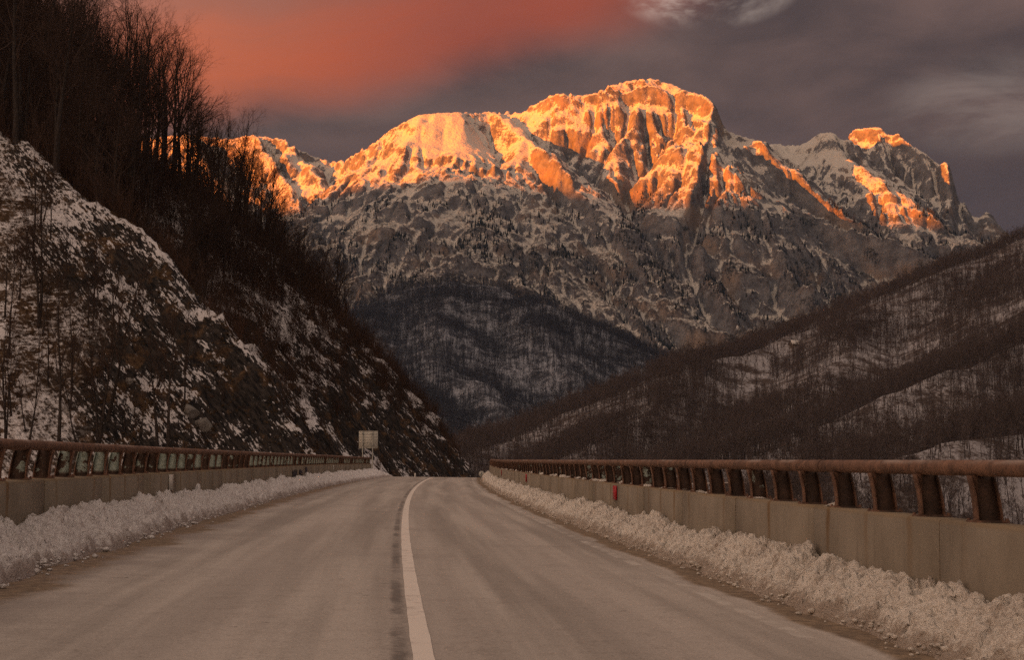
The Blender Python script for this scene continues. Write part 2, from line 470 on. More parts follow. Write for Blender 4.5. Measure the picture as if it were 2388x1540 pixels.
def erode(H, cell, rounds, n, steps, mask):
    """run water down the slopes: cuts gullies and leaves ribs between them"""
    rng = np.random.default_rng(7)
    h = H / cell
    nx, ny = h.shape
    for _ in range(rounds):
        p = rng.random((n, 2)) * [nx - 3, ny - 3] + 1
        d = np.zeros((n, 2))
        vel, sed, water = np.ones(n), np.zeros(n), np.ones(n)
        for s in range(steps):
            i = p.astype(int)
            f = p - i
            a, b, c, e = h[i[:, 0], i[:, 1]], h[i[:, 0] + 1, i[:, 1]], h[i[:, 0], i[:, 1] + 1], h[i[:, 0] + 1, i[:, 1] + 1]
            gx = (b - a) * (1 - f[:, 1]) + (e - c) * f[:, 1]
            gy = (c - a) * (1 - f[:, 0]) + (e - b) * f[:, 0]
            hh = a * (1 - f[:, 0]) * (1 - f[:, 1]) + b * f[:, 0] * (1 - f[:, 1]) + c * (1 - f[:, 0]) * f[:, 1] + e * f[:, 0] * f[:, 1]
            d = d * 0.25 - np.stack([gx, gy], 1) * 0.75
            d /= np.maximum(np.linalg.norm(d, axis=1, keepdims=True), 1e-6)
            q = np.clip(p + d, 1, [nx - 3, ny - 3])
            j = q.astype(int)
            g = q - j
            h2 = h[j[:, 0], j[:, 1]] * (1 - g[:, 0]) * (1 - g[:, 1]) + h[j[:, 0] + 1, j[:, 1]] * g[:, 0] * (1 - g[:, 1]) + h[j[:, 0], j[:, 1] + 1] * (1 - g[:, 0]) * g[:, 1] + h[j[:, 0] + 1, j[:, 1] + 1] * g[:, 0] * g[:, 1]
            dh = h2 - hh
            cap = np.maximum(-dh, 0.01) * vel * water * 4.0
            dep = np.where(dh > 0, np.minimum(sed, dh), np.where(sed > cap, (sed - cap) * 0.12, -np.minimum((cap - sed) * 0.10, np.maximum(-dh, 0) * 0.4)))
            dep *= mask[i[:, 0], i[:, 1]]
            sed -= dep
            delta = np.zeros_like(h)
            for ox, oy, wt in ((0, 0, (1 - f[:, 0]) * (1 - f[:, 1])), (1, 0, f[:, 0] * (1 - f[:, 1])), (0, 1, (1 - f[:, 0]) * f[:, 1]), (1, 1, f[:, 0] * f[:, 1])):
                delta += np.bincount((i[:, 0] + ox) * ny + i[:, 1] + oy, weights=dep * wt, minlength=nx * ny).reshape(nx, ny)
            h += np.clip(delta, -0.5, 0.5)
            vel = np.sqrt(np.clip(vel * vel - dh * 1.5, 0.05, 9))
            water *= 0.985
            p = q
    return blur(h, 1) * cell


MT = build_mountain()

def mat_mountain():
    m, t = new_mat("limestone and snow")
    g = t.n('ShaderNodeNewGeometry')
    pos = g.outputs['Position']
    nz = t.xyz(g.outputs['Normal'])[2]
    z = t.xyz(pos)[2]
    big = t.noise(pos, 0.006, 4, 0.55)
    mid = t.noise(pos, 0.035, 5, 0.6)
    fine = t.noise(pos, 0.16, 4, 0.65)
    streak = t.noise(t.mapping(pos, scale=(0.10, 0.10, 0.018)), 1.0, 4, 0.6)
    rock = t.mix(t.ss(mid, 0.3, 0.7), (0.092, 0.094, 0.100), (0.205, 0.205, 0.210))
    rock = t.mix(t.m('MULTIPLY', t.ss(big, 0.52, 0.66), 0.6), rock, (0.27, 0.20, 0.145))
    rock = t.mix(t.ss(streak, 0.52, 0.72, 0, 0.6), rock, (0.11, 0.095, 0.088))
    hol = t.n('ShaderNodeAttribute', attribute_name='hollow').outputs['Fac']
    s = t.m('ADD', nz, t.m('MULTIPLY', t.m('SUBTRACT', mid, 0.5), 0.36))
    s = t.m('ADD', s, t.m('MULTIPLY', t.ss(hol, -1.4, 1.4, -0.11, 0.11), 1.0))
    s = t.m('ADD', s, t.m('MULTIPLY', t.m('SUBTRACT', fine, 0.5), 0.66))
    s = t.m('ADD', s, t.m('MULTIPLY', t.ss(z, 600, 1000), 0.17))
    snow = t.ss(s, 0.65, 0.76)
    col = t.mix(snow, rock, (0.55, 0.515, 0.455))  # snow tinted warm: part of the sunset glow sits in its colour
    # leafless woods and pines on the lower faces, too far off to tell apart
    up = t.noise(t.mapping(pos, scale=(0.16, 0.16, 0.035)), 1.0, 3, 0.6)
    wood = t.m('MULTIPLY', t.ss(z, 820, 420), t.ss(up, 0.36, 0.56))
    wood = t.m('MULTIPLY', t.m('MULTIPLY', wood, t.ss(nz, 0.35, 0.6)), t.ss(hol, 0.9, -0.3, 0.25, 1.0))
    col = t.mix(t.m('MULTIPLY', wood, 0.85), col, (0.055, 0.048, 0.047))
    pine = t.m('MULTIPLY', t.ss(t.noise(pos, 0.011, 5, 0.62), 0.53, 0.60), t.ss(z, 880, 600))
    pine = t.m('MULTIPLY', t.m('MULTIPLY', pine, t.ss(fine, 0.42, 0.55)), t.ss(hol, 0.5, -0.4))
    col = t.mix(t.m('MULTIPLY', pine, 0.9), col, (0.030, 0.034, 0.034))
    nrm = t.bump(t.m('ADD', t.m('MULTIPLY', mid, 1.2), t.m('MULTIPLY', fine, 0.5)), 9.0, 0.8)
    finish(t, col, 0.9, nrm, 0.1)
    return m
M_MOUNT = mat_mountain()
mt_me = MT.mesh("mountain", False)
hollow = (blur(MT.H, 30) - MT.H) / 16.0 + 0.5 * (blur(MT.H, 6) - MT.H) / 4.0
mt_me.attributes.new('hollow', 'FLOAT', 'POINT').data.foreach_set('value', np.clip(hollow, -2, 2).astype(np.float32).ravel())
obj("mountain", mt_me, M_MOUNT, kind="structure", label="snowy limestone mountain massif with its summits lit orange")

# ------------------------------------------------------------------ the range behind the camera, whose shadow fills the valley
def build_west():
    n = np.array([-SUN_H[1], SUN_H[0]])
    us, vs = np.linspace(-7000, 7000, 180), np.linspace(-1900, 1900, 40)
    U, V = np.meshgrid(us, vs, indexing='ij')
    X = SUN_H[0] * (5200 + V) + n[0] * U
    Y = SUN_H[1] * (5200 + V) + n[1] * U
    top = 1180 + 62 * fbm(U / 620, U * 0 + 3, 5, 12)
    H = top - np.abs(V) * 0.66 + 40 * fbm(X / 300, Y / 300, 4, 13) * np.clip(np.abs(V) / 300, 0, 1)
    return mesh_np("western_range", np.stack([X, Y, np.maximum(H, -60)], -1).reshape(-1, 3), grid_quads(*U.shape))
obj("hill_range", build_west(), M_MOUNT, kind="structure")

# ------------------------------------------------------------------ valley ground
def mat_ground():
    m, t = new_mat("snowy valley ground")
    pos = t.n('ShaderNodeNewGeometry').outputs['Position']
    a = t.noise(pos, 0.05, 5, 0.6)
    b = t.noise(pos, 0.6, 4, 0.6)
    col = t.mix(t.ss(t.m('ADD', a, t.m('MULTIPLY', b, 0.4)), 0.58, 0.76), (0.72, 0.71, 0.72), (0.10, 0.075, 0.055))
    finish(t, col, 0.9, t.bump(b, 0.3), 0.1)
    return m
M_GROUND = mat_ground()
obj("ground", mesh_np("ground", [[-13000, -13000, -62], [13000, -13000, -62], [13000, 13000, -62], [-13000, 13000, -62]], [[0, 1, 2, 3]]), M_GROUND, kind="structure")

# ------------------------------------------------------------------ wooded hills
def mat_hill(name, dark, lit, amt=0.5):  # dark is the litter, lit the thin snow, mixed by noise
    m, t = new_mat(name)
    g = t.n('ShaderNodeNewGeometry')
    pos = g.outputs['Position']
    a = t.noise(pos, 0.045, 5, 0.6)
    b = t.noise(pos, 0.5, 5, 0.65)
    v = t.m('ADD', t.m('MULTIPLY', a, 0.6), t.m('MULTIPLY', b, 0.4))
    col = t.mix(t.ss(v, amt - 0.06, amt + 0.07), lit, dark)
    finish(t, col, 0.9, t.bump(b, 0.5), 0.1)
    return m
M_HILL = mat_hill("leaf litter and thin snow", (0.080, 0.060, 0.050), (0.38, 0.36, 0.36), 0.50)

M_HILL_MID = mat_hill("haze-tinted beech litter and snow", (0.066, 0.068, 0.078), (0.34, 0.355, 0.39), 0.50)  # haze blue mixed into the litter and snow colours

def build_mid():
    F = Field(-900, 900, 1300, 3100, 8)
    X, Y = F.X, F.Y
    Rg = []
    def r(sl, sr, *pts):
        Rg.append((RL(*pts), sl, sr))
    r(.55, .50, (700, 790, 2350), (840, 704, 2350), (900, 686, 2350), (1000, 655, 2350), (1060, 650, 2330), (1110, 660, 2300), (1200, 695, 2250), (1280, 716, 2230), (1350, 760, 2200), (1450, 806, 2150), (1530, 848, 2100), (1640, 900, 2050))
    r(.5, .55, (1060, 650, 2330), (1030, 740, 2100), (1010, 800, 1950), (1060, 870, 1800), (1150, 950, 1650), (1200, 1000, 1580))
    r(.55, .5, (880, 700, 2300), (880, 790, 2000), (910, 860, 1850), (1000, 940, 1650), (1080, 1010, 1500))
    r(.5, .5, (1200, 695, 2250), (1260, 800, 2000), (1340, 880, 1850), (1400, 950, 1700))
    X2, Y2 = X + 25 * fbm(X / 200, Y / 200, 3, 4), Y + 25 * fbm(X / 200, Y / 200, 3, 7)
    H = blur(ridge_field(X2, Y2, Rg, -60), 4)
    F.H = H + 7 * fbm(X / 90, Y / 90, 4, 33)
    return F
MID = build_mid()
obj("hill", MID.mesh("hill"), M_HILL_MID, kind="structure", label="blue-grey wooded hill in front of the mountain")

def build_right():
    F = Field(-230, 1350, 260, 2000, 6.5)
    X, Y = F.X, F.Y
    Rg = []
    def r(sl, sr, *pts):
        Rg.append((RL(*pts), sl, sr))
    r(.45, .40, (2900, 380, 1650), (2600, 475, 1600), (2388, 572, 1560), (2300, 606, 1540), (2200, 646, 1520), (2100, 686, 1490), (2000, 727, 1450), (1900, 772, 1400), (1800, 806, 1360), (1700, 824, 1310), (1620, 846, 1270),
      (1540, 884, 1220), (1480, 925, 1170), (1400, 960, 1120), (1300, 992, 1070), (1200, 1026, 1010), (1130, 1050, 960), (1060, 1070, 900), (1010, 1090, 850))
    r(.42, .45, (2600, 690, 1050), (2388, 800, 950), (2240, 858, 900), (2100, 915, 860), (1960, 970, 820), (1830, 1030, 780), (1700, 1075, 740), (1560, 1110, 700))
    r(.42, .48, (2388, 572, 1560), (2420, 700, 1200), (2430, 760, 1050))
    r(.42, .42, (2000, 727, 1450), (1960, 830, 1200), (1880, 930, 980), (1780, 1010, 850))
    r(.42, .42, (1620, 846, 1270), (1560, 930, 1080), (1460, 1010, 920), (1400, 1060, 820))
    r(.45, .40, (2700, 880, 620), (2388, 985, 560), (2260, 1020, 540), (2150, 1058, 520), (2040, 1095, 500), (1900, 1140, 480))
    X2, Y2 = X + 14 * fbm(X / 130, Y / 130, 3, 4), Y + 14 * fbm(X / 130, Y / 130, 3, 7)
    H = blur(ridge_field(X2, Y2, Rg, -60), 3)
    F.H = H + 3.5 * fbm(X / 60, Y / 60, 4, 53)
    return F
RT = build_right()
obj("hillside", RT.mesh("hillside"), M_HILL, kind="structure", label="wooded hillside with thin snow across the valley")

# ------------------------------------------------------------------ road line
def road_x(y):
    y = np.asarray(y, float)
    return 0.28 - 0.094 * y + 0.00034 * y * y + 0.0011 * np.clip(y - 125, 0, None) ** 2

def road_z(y):
    y = np.asarray(y, float)
    z = 0.0021 * np.clip(y, 0, 112)
    q = np.clip(y - 104, 0, None)
    return z - 3.4 * (1 - np.exp(-(q / 52.0) ** 2))

def road_pt(s, d, dz=0.0):
    """s = forward distance, d = offset to the right of the centre line, dz above the banked surface"""
    s, d = np.asarray(s, float), np.asarray(d, float)
    sl = -0.094 + 0.00068 * s
    ln = np.sqrt(1 + sl * sl)
    bank = 0.027 * np.clip((135 - s) / 60, 0, 1)
    x = road_x(s) + d / ln
    y = s - d * sl / ln
    return np.stack(np.broadcast_arrays(x, y, road_z(s) - bank * d + dz), -1)

def road_ang(s):
    return math.atan(-(-0.094 + 0.00068 * s))   # heading, counter-clockwise from +Y

# ------------------------------------------------------------------ left hillside
FOOT = np.array([(-700, 20), (-300, 66), (-90, 94), (-40, 102), (-12.0, 108), (-14, 124), (-24, 150), (-20, 172), (-2.8, 208), (-6, 236), (-44, 300), (-150, 420), (-700, 560)], float)

def foot_dist(X, Y):
    D = np.full(X.shape, 1e9)
    inside = np.zeros(X.shape, bool)
    Q = np.vstack([FOOT, FOOT[:1]])
    for a, b in zip(Q[:-1], Q[1:]):
        dx, dy = b - a
        t = np.clip(((X - a[0]) * dx + (Y - a[1]) * dy) / (dx * dx + dy * dy), 0, 1)
        D = np.minimum(D, np.hypot(X - a[0] - t * dx, Y - a[1] - t * dy))
        c = ((a[1] > Y) != (b[1] > Y)) & (X < (b[0] - a[0]) * (Y - a[1]) / (b[1] - a[1] + 1e-12) + a[0])
        inside ^= c
    return np.where(inside, D, -D)

def build_left():
    F = Field(-150, 12, 70, 345, 0.42)
    X, Y = F.X, F.Y
    wob = 2.6 * fbm(X / 22, Y / 22, 3, 4)
    d = foot_dist(X + wob, Y + 2.6 * fbm(X / 22, Y / 22, 3, 9))
    h = np.where(d > 0, np.interp(d, [0, 8, 18, 33, 42, 70, 140], [0, 10.4, 21.6, 36.0, 42.5, 58, 78]), 0.55 * d)
    # verge beside the road
    verge = sstep(Y, 98, 112) * sstep(X, -22, -14)
    h = np.where(d < 0, h * (1 - 0.9 * verge), h)
    # strata: thin hard beds dipping steeply to the right
    Z = h
    along = (X * 0.60 - Z * 0.80)
    across = (X * 0.80 + Z * 0.60) + 0.25 * (Y - 110)
    beds = ridged(across / 2.1 + 0.6 * fbm(along / 9, across / 9, 2, 70), along / 13, 4, 60)
    cut = sstep(d, 0.0, 2.5)
    rocky = cut * sstep(X + 0.18 * (h - 8), -36, -26)
    h = h + rocky * (beds - 1.0) * 1.15
    h += cut * (0.55 * fbm(X / 5.5, Y / 5.5, 4, 81) + 0.22 * fbm(X / 1.5, Y / 1.5, 3, 82))
    h = h + np.where(Y > 110, road_z(np.clip(Y, 0, 205)) * sstep(Y, 104, 140), 0)
    F.H = np.maximum(h, -14)
    F.d = d
    return F
LF = build_left()

def mat_left():
    m, t = new_mat("cut slope of dark rock, grass and old snow")
    g = t.n('ShaderNodeNewGeometry')
    pos = g.outputs['Position']
    px_, py_, pz_ = t.xyz(pos)
    nz = t.xyz(g.outputs['Normal'])[2]
    big = t.noise(pos, 0.12, 4, 0.55)
    mid = t.noise(pos, 0.55, 5, 0.6)
    fine = t.noise(pos, 2.6, 4, 0.65)
    # bedding coordinates
    along = t.m('SUBTRACT', t.m('MULTIPLY', px_, 0.60), t.m('MULTIPLY', pz_, 0.80))
    acr = t.m('ADD', t.m('ADD', t.m('MULTIPLY', px_, 0.80), t.m('MULTIPLY', pz_, 0.60)), t.m('MULTIPLY', py_, 0.25))
    bed = t.noise(t.cxyz(t.m('MULTIPLY', acr, 2.1), t.m('MULTIPLY', along, 0.38), 0.0), 1.0, 5, 0.62)
    bed2 = t.noise(t.cxyz(t.m('MULTIPLY', acr, 4.0), t.m('MULTIPLY', along, 0.9), 3.0), 1.0, 4, 0.6)
    rockzone = t.ss(t.m('ADD', t.m('ADD', px_, t.m('MULTIPLY', pz_, 0.50)), t.m('MULTIPLY', t.m('SUBTRACT', big, 0.5), 22.0)), -38.0, -27.0)
    rock = t.mix(t.ss(bed2, 0.35, 0.68), (0.012, 0.011, 0.011), (0.060, 0.050, 0.043))
    grass = t.mix(t.ss(fine, 0.35, 0.68), (0.050, 0.030, 0.018), (0.14, 0.088, 0.048))
    bare = t.mix(rockzone, grass, t.mix(t.ss(mid, 0.53, 0.64), rock, grass))
    flat = t.n('ShaderNodeMapRange', {0: nz, 1: 0.45, 2: 0.9, 3: -0.16, 4: 0.16}).outputs[0]
    sA = t.m('ADD', t.m('ADD', t.m('MULTIPLY', mid, 0.42), t.m('MULTIPLY', fine, 0.58)), flat)
    horiz = t.noise(t.mapping(pos, scale=(0.8, 0.8, 1.9)), 1.9, 5, 0.7)
    sA = t.m('ADD', t.m('MULTIPLY', sA, 0.5), t.m('MULTIPLY', horiz, 0.5))
    sA = t.m('SUBTRACT', sA, t.ss(pz_, 8.0, 26.0, 0.0, 0.035))
    snowA = t.ss(sA, 0.484, 0.53)
    fleck = t.noise(t.cxyz(t.m('MULTIPLY', acr, 5.2), t.m('MULTIPLY', along, 1.7), 11.0), 1.0, 4, 0.62)
    sB = t.m('ADD', t.m('ADD', t.m('MULTIPLY', bed, 0.42), t.m('MULTIPLY', fleck, 0.58)), t.m('MULTIPLY', flat, 0.7))
    sB = t.m('ADD', sB, t.m('MULTIPLY', t.m('SUBTRACT', big, 0.5), 0.16))
    snowB = t.ss(sB, 0.503, 0.535)
    fac = t.m('ADD', t.m('MULTIPLY', snowA, t.m('SUBTRACT', 1.0, rockzone)), t.m('MULTIPLY', snowB, rockzone))
    verge = t.m('MULTIPLY', t.ss(t.m('SUBTRACT', pz_, t.lin(py_, 106, 160, 0.42, -1.9)), 0.25, -0.05), t.ss(py_, 98, 108))
    fac = t.m('MAXIMUM', fac, t.m('MULTIPLY', verge, t.ss(fine, 0.36, 0.46)))
    col = t.mix(fac, bare, (0.66, 0.63, 0.62))
    h = t.m('ADD', t.m('ADD', t.m('MULTIPLY', mid, 0.8), t.m('MULTIPLY', fine, 0.35)), t.m('MULTIPLY', t.m('MULTIPLY', bed2, rockzone), 0.8))
    finish(t, col, 0.9, t.bump(h, 0.45, 0.9), 0.12)
    return m
M_LEFT = mat_left()
obj("slope", LF.mesh("slope"), M_LEFT, kind="structure", label="steep cut slope of dark rock and patchy snow beside the road")

# ================================================================== ROAD AND BRIDGE
def mat_asphalt():
    m, t = new_mat("salted asphalt")
    uv = t.n('ShaderNodeUVMap', uv_map='UVMap').outputs[0]
    d, s_, _ = t.xyz(uv)
    pos = t.n('ShaderNodeNewGeometry').outputs['Position']
    run = t.noise(t.cxyz(t.m('MULTIPLY', d, 1.6), t.m('MULTIPLY', s_, 0.05), 0.0), 1.0, 4, 0.55)      # streaks along the lane
    wash = t.noise(t.cxyz(t.m('MULTIPLY', d, 0.30), t.m('MULTIPLY', s_, 0.55), 4.0), 1.0, 5, 0.6)     # meltwater across it
    blot = t.noise(pos, 0.35, 5, 0.6)
    grain = t.noise(pos, 55.0, 3, 0.7)
    col = t.mix(t.ss(run, 0.36, 0.66), (0.33, 0.29, 0.26), (0.51, 0.455, 0.41))
    tracks = t.m('MULTIPLY', t.m('COSINE', t.m('MULTIPLY', t.m('SUBTRACT', d, 0.1), 3.6)), 0.5)
    col = t.mix(t.ss(tracks, -0.4, 0.5, 0.0, 0.35), col, (0.50, 0.44, 0.40))
    col = t.mix(t.ss(blot, 0.52, 0.72, 0, 0.40), col, (0.31, 0.27, 0.25))
    # wet tongues running in from the left snow bank
    wet = t.m('MULTIPLY', t.ss(t.m('ADD', d, t.m('MULTIPLY', wash, 3.0)), -0.3, -2.3), t.ss(wash, 0.44, 0.60))
    col = t.mix(t.m('MULTIPLY', wet, 0.75), col, (0.18, 0.155, 0.14))
    # open seam beside the centre line
    wob = t.m('MULTIPLY', t.m('SUBTRACT', t.noise(pos, 2.0, 4, 0.6), 0.5), 0.10)
    seam = t.m('ABSOLUTE', t.m('ADD', t.m('ADD', d, 0.15), wob))
    seam = t.m('MULTIPLY', t.ss(seam, 0.085, 0.02), t.ss(t.m('ADD', t.noise(pos, 0.5, 3, 0.6), t.m('MULTIPLY', t.noise(pos, 16.0, 3, 0.6), 0.5)), 0.52, 0.86))
    col = t.mix(t.m('MULTIPLY', seam, 0.8), col, (0.15, 0.13, 0.12))
    # worn white edge line on the right
    e = t.m('ABSOLUTE', t.m('SUBTRACT', d, 2.98))
    el_ = t.m('MULTIPLY', t.ss(e, 0.085, 0.05), t.ss(t.m('ADD', t.noise(pos, 1.4, 5, 0.7), t.m('MULTIPLY', grain, 0.15)), 0.50, 0.66))
    col = t.mix(t.m('MULTIPLY', el_, 0.65), col, (0.62, 0.57, 0.52))
    # brown grit along both snow banks
    g1 = t.ss(t.m('ADD', d, t.m('MULTIPLY', t.m('SUBTRACT', blot, 0.5), 0.7)), 3.17, 3.30)
    g2 = t.ss(t.m('ADD', d, t.m('MULTIPLY', t.m('SUBTRACT', wash, 0.5), 1.5)), -3.25, -3.60)
    grit = t.m('MAXIMUM', g1, g2)
    col = t.mix(t.m('MULTIPLY', grit, 0.9), col, t.mix(t.ss(t.noise(pos, 9.0, 4, 0.7), 0.35, 0.7), (0.13, 0.088, 0.055), (0.30, 0.21, 0.13)))
    # short dark cracks
    ck = t.noise(t.cxyz(t.m('MULTIPLY', d, 0.8), t.m('MULTIPLY', s_, 3.4), 9.0), 1.0, 2, 0.5)
    ck = t.m('MULTIPLY', t.ss(t.m('ABSOLUTE', t.m('SUBTRACT', ck, 0.5)), 0.008, 0.0), t.ss(t.noise(pos, 0.9, 2, 0.5), 0.62, 0.68))
    col = t.mix(t.m('MULTIPLY', ck, 0.8), col, (0.05, 0.042, 0.038))
    g3 = t.noise(pos, 24.0, 4, 0.75)
    col = t.mix(t.ss(grain, 0.25, 0.75, 0.0, 0.8), col, t.mix(1.0, col, (0.62, 0.62, 0.62), 'MULTIPLY'))
    col = t.mix(t.ss(g3, 0.50, 0.72, 0.0, 0.7), col, t.mix(1.0, col, (0.60, 0.58, 0.56), 'MULTIPLY'))
    col = t.mix(t.ss(t.noise(pos, 3.2, 5, 0.7), 0.48, 0.70, 0.0, 0.30), col, t.mix(1.0, col, (0.62, 0.60, 0.58), 'MULTIPLY'))
    col = t.mix(1.0, col, (1.02, 1.04, 1.02), 'MULTIPLY')
    h = t.m('ADD', t.m('MULTIPLY', grain, 0.6), t.m('MULTIPLY', t.noise(pos, 12.0, 4, 0.6), 0.6))
    rough = t.lin(wet, 0, 1, 0.85, 0.5)
    finish(t, col, rough, t.bump(h, 0.012, 0.8), 0.25)
    return m
M_ASPHALT = mat_asphalt()

def strip(name, ss, ds, dz, mat, **kw):
    S, Dd = np.meshgrid(ss, ds, indexing='ij')
    v = road_pt(S, Dd, dz).reshape(-1, 3)
    me = mesh_np(name, v, grid_quads(*S.shape)[:, ::-1], uv=np.stack([Dd, S], -1).reshape(-1, 2))
    return obj(name, me, mat, **kw)

ss_road = np.concatenate([np.arange(-40, 130, 1.0), np.arange(130, 330, 4.0)])
road = strip("road", ss_road, np.linspace(-4.49, 4.19, 9), 0.0, M_ASPHALT, kind="structure")

def mat_paint():
    m, t = new_mat("worn white road paint")
    pos = t.n('ShaderNodeNewGeometry').outputs['Position']
    a, b = t.noise(pos, 3.0, 5, 0.7), t.noise(pos, 40.0, 3, 0.7)
    col = t.mix(t.ss(t.m('ADD', a, t.m('MULTIPLY', b, 0.4)), 0.72, 0.92), (0.68, 0.62, 0.55), (0.44, 0.39, 0.35))
    finish(t, col, 0.8, t.bump(b, 0.006), 0.25)
    return m
M_PAINT = mat_paint()
ssl = np.arange(-40, 200, 0.5)
edge_w = 0.072 + 0.006 * fbm(ssl * 1.3, ssl * 0, 3, 5)
cl_v = np.stack([road_pt(ssl, -edge_w, 0.004), road_pt(ssl, edge_w, 0.004)], 1).reshape(-1, 3)
obj("center_line", mesh_np("center_line", cl_v, grid_quads(len(ssl), 2)[:, ::-1]), M_PAINT, parent=road, label="worn white centre line painted on the asphalt")

def mat_concrete():
    m, t = new_mat("stained concrete")
    uv = t.n('ShaderNodeUVMap', uv_map='UVMap').outputs[0]
    s_, z_, _ = t.xyz(uv)
    pos = t.n('ShaderNodeNewGeometry').outputs['Position']
    rnd = t.n('ShaderNodeObjectInfo').outputs['Random']
    a, b = t.noise(pos, 0.9, 5, 0.6), t.noise(pos, 14.0, 4, 0.65)
    col = t.mix(t.ss(a, 0.3, 0.7), (0.20, 0.168, 0.126), (0.30, 0.258, 0.20))
    col = t.mix(t.m('MULTIPLY', t.ss(b, 0.45, 0.75), 0.3), col, (0.18, 0.155, 0.125))
    col = t.mix(t.lin(rnd, 0, 1, 0, 0.22), col, (0.20, 0.175, 0.14))
    # rust runs below every post, faint damp runs between
    ph = t.m('SUBTRACT', t.m('FRACT', t.m('ADD', t.m('DIVIDE', s_, 1.15), 0.5)), 0.5)
    wob = t.m('MULTIPLY', t.m('SUBTRACT', t.noise(t.cxyz(s_, t.m('MULTIPLY', z_, 1.2), 0.0), 2.0, 3, 0.6), 0.5), 0.16)
    run = t.ss(t.m('ABSOLUTE', t.m('ADD', t.m('ADD', ph, -0.05), wob)), 0.085, 0.012)
    amt = t.ss(t.noise(t.cxyz(t.m('MULTIPLY', s_, 0.9), 0.0, 2.0), 1.0, 2, 0.6), 0.35, 0.62)
    run = t.m('MULTIPLY', t.m('MULTIPLY', run, amt), t.ss(z_, -0.75, 0.0, 0.25, 1.0))
    col = t.mix(t.m('MULTIPLY', run, 0.85), col, (0.155, 0.088, 0.034))
    damp = t.noise(t.cxyz(t.m('MULTIPLY', s_, 5.0), t.m('MULTIPLY', z_, 0.35), 7.0), 1.0, 4, 0.6)
    col = t.mix(t.ss(damp, 0.54, 0.72, 0, 0.5), col, (0.15, 0.125, 0.095))
    col = t.mix(t.m('MULTIPLY', t.ss(z_, -0.05, -0.005), t.ss(a, 0.35, 0.6, 0.2, 0.7)), col, (0.235, 0.165, 0.085))
    finish(t, col, 0.88, t.bump(t.m('ADD', a, t.m('MULTIPLY', b, 0.25)), 0.012), 0.25)
    return m
M_CONC = mat_concrete()

def mat_rust(name, paint, bias):
    m, t = new_mat(name)
    co = t.n('ShaderNodeTexCoord').outputs['Object']
    pos = t.n('ShaderNodeNewGeometry').outputs['Position']
    rnd = t.n('ShaderNodeObjectInfo').outputs['Random']
    a, b = t.noise(pos, 6.0, 5, 0.65), t.noise(pos, 30.0, 4, 0.65)
    col = t.mix(t.ss(a, 0.3, 0.7), (0.095, 0.052, 0.034), (0.225, 0.122, 0.078))
    col = t.mix(t.ss(b, 0.45, 0.75, 0, 0.55), col, (0.050, 0.031, 0.024))
    if paint:
        ox, oy, oz = t.xyz(co)
        web = t.m('MULTIPLY', t.ss(ox, -0.10, -0.075), t.ss(ox, 0.085, 0.055))
        p = t.m('ADD', t.noise(t.vm('ADD', pos, t.cxyz(rnd, rnd, t.m('MULTIPLY', rnd, 9.0))), 7.0, 4, 0.62), t.m('MULTIPLY', t.m('SUBTRACT', rnd, bias), 0.75))
        p = t.m('MULTIPLY', t.m('MULTIPLY', t.ss(p, 0.50, 0.56), web), t.ss(oz, 0.035, 0.09))
        col = t.mix(p, col, t.mix(t.ss(b, 0.4, 0.7), (0.36, 0.43, 0.38), (0.19, 0.22, 0.17)))
        col = t.mix(t.m('MULTIPLY', t.m('SUBTRACT', 1.0, p), web), col, t.mix(0.70, col, (0.018, 0.014, 0.011)))
    else:
        top = t.xyz(t.n('ShaderNodeNewGeometry').outputs['Normal'])[2]
        sc = t.m('MULTIPLY', t.ss(top, 0.25, 0.95), t.ss(t.noise(t.mapping(pos, scale=(1, 0.35, 1)), 2.6, 5, 0.7), 0.47, 0.66))
        col = t.mix(t.m('MULTIPLY', sc, 0.75), col, (0.34, 0.27, 0.23))
    finish(t, col, 0.75, t.bump(t.m('ADD', a, b), 0.006), 0.3)
    return m
M_PIPE = mat_rust("rusty pipe", False, 0)
M_POST_L = mat_rust("rusted post with flaking pale green paint", True, 0.30)
M_POST_R = mat_rust("dark rusted post with traces of paint", True, 0.97)

WALL_D, WALL_T, WALL_H, PIPE_R = 4.20, 0.34, 0.92, 0.064
WD = {-1: 4.50, 1: 4.20}          # the shoulder is wider on the slope side
SPACING = 1.15

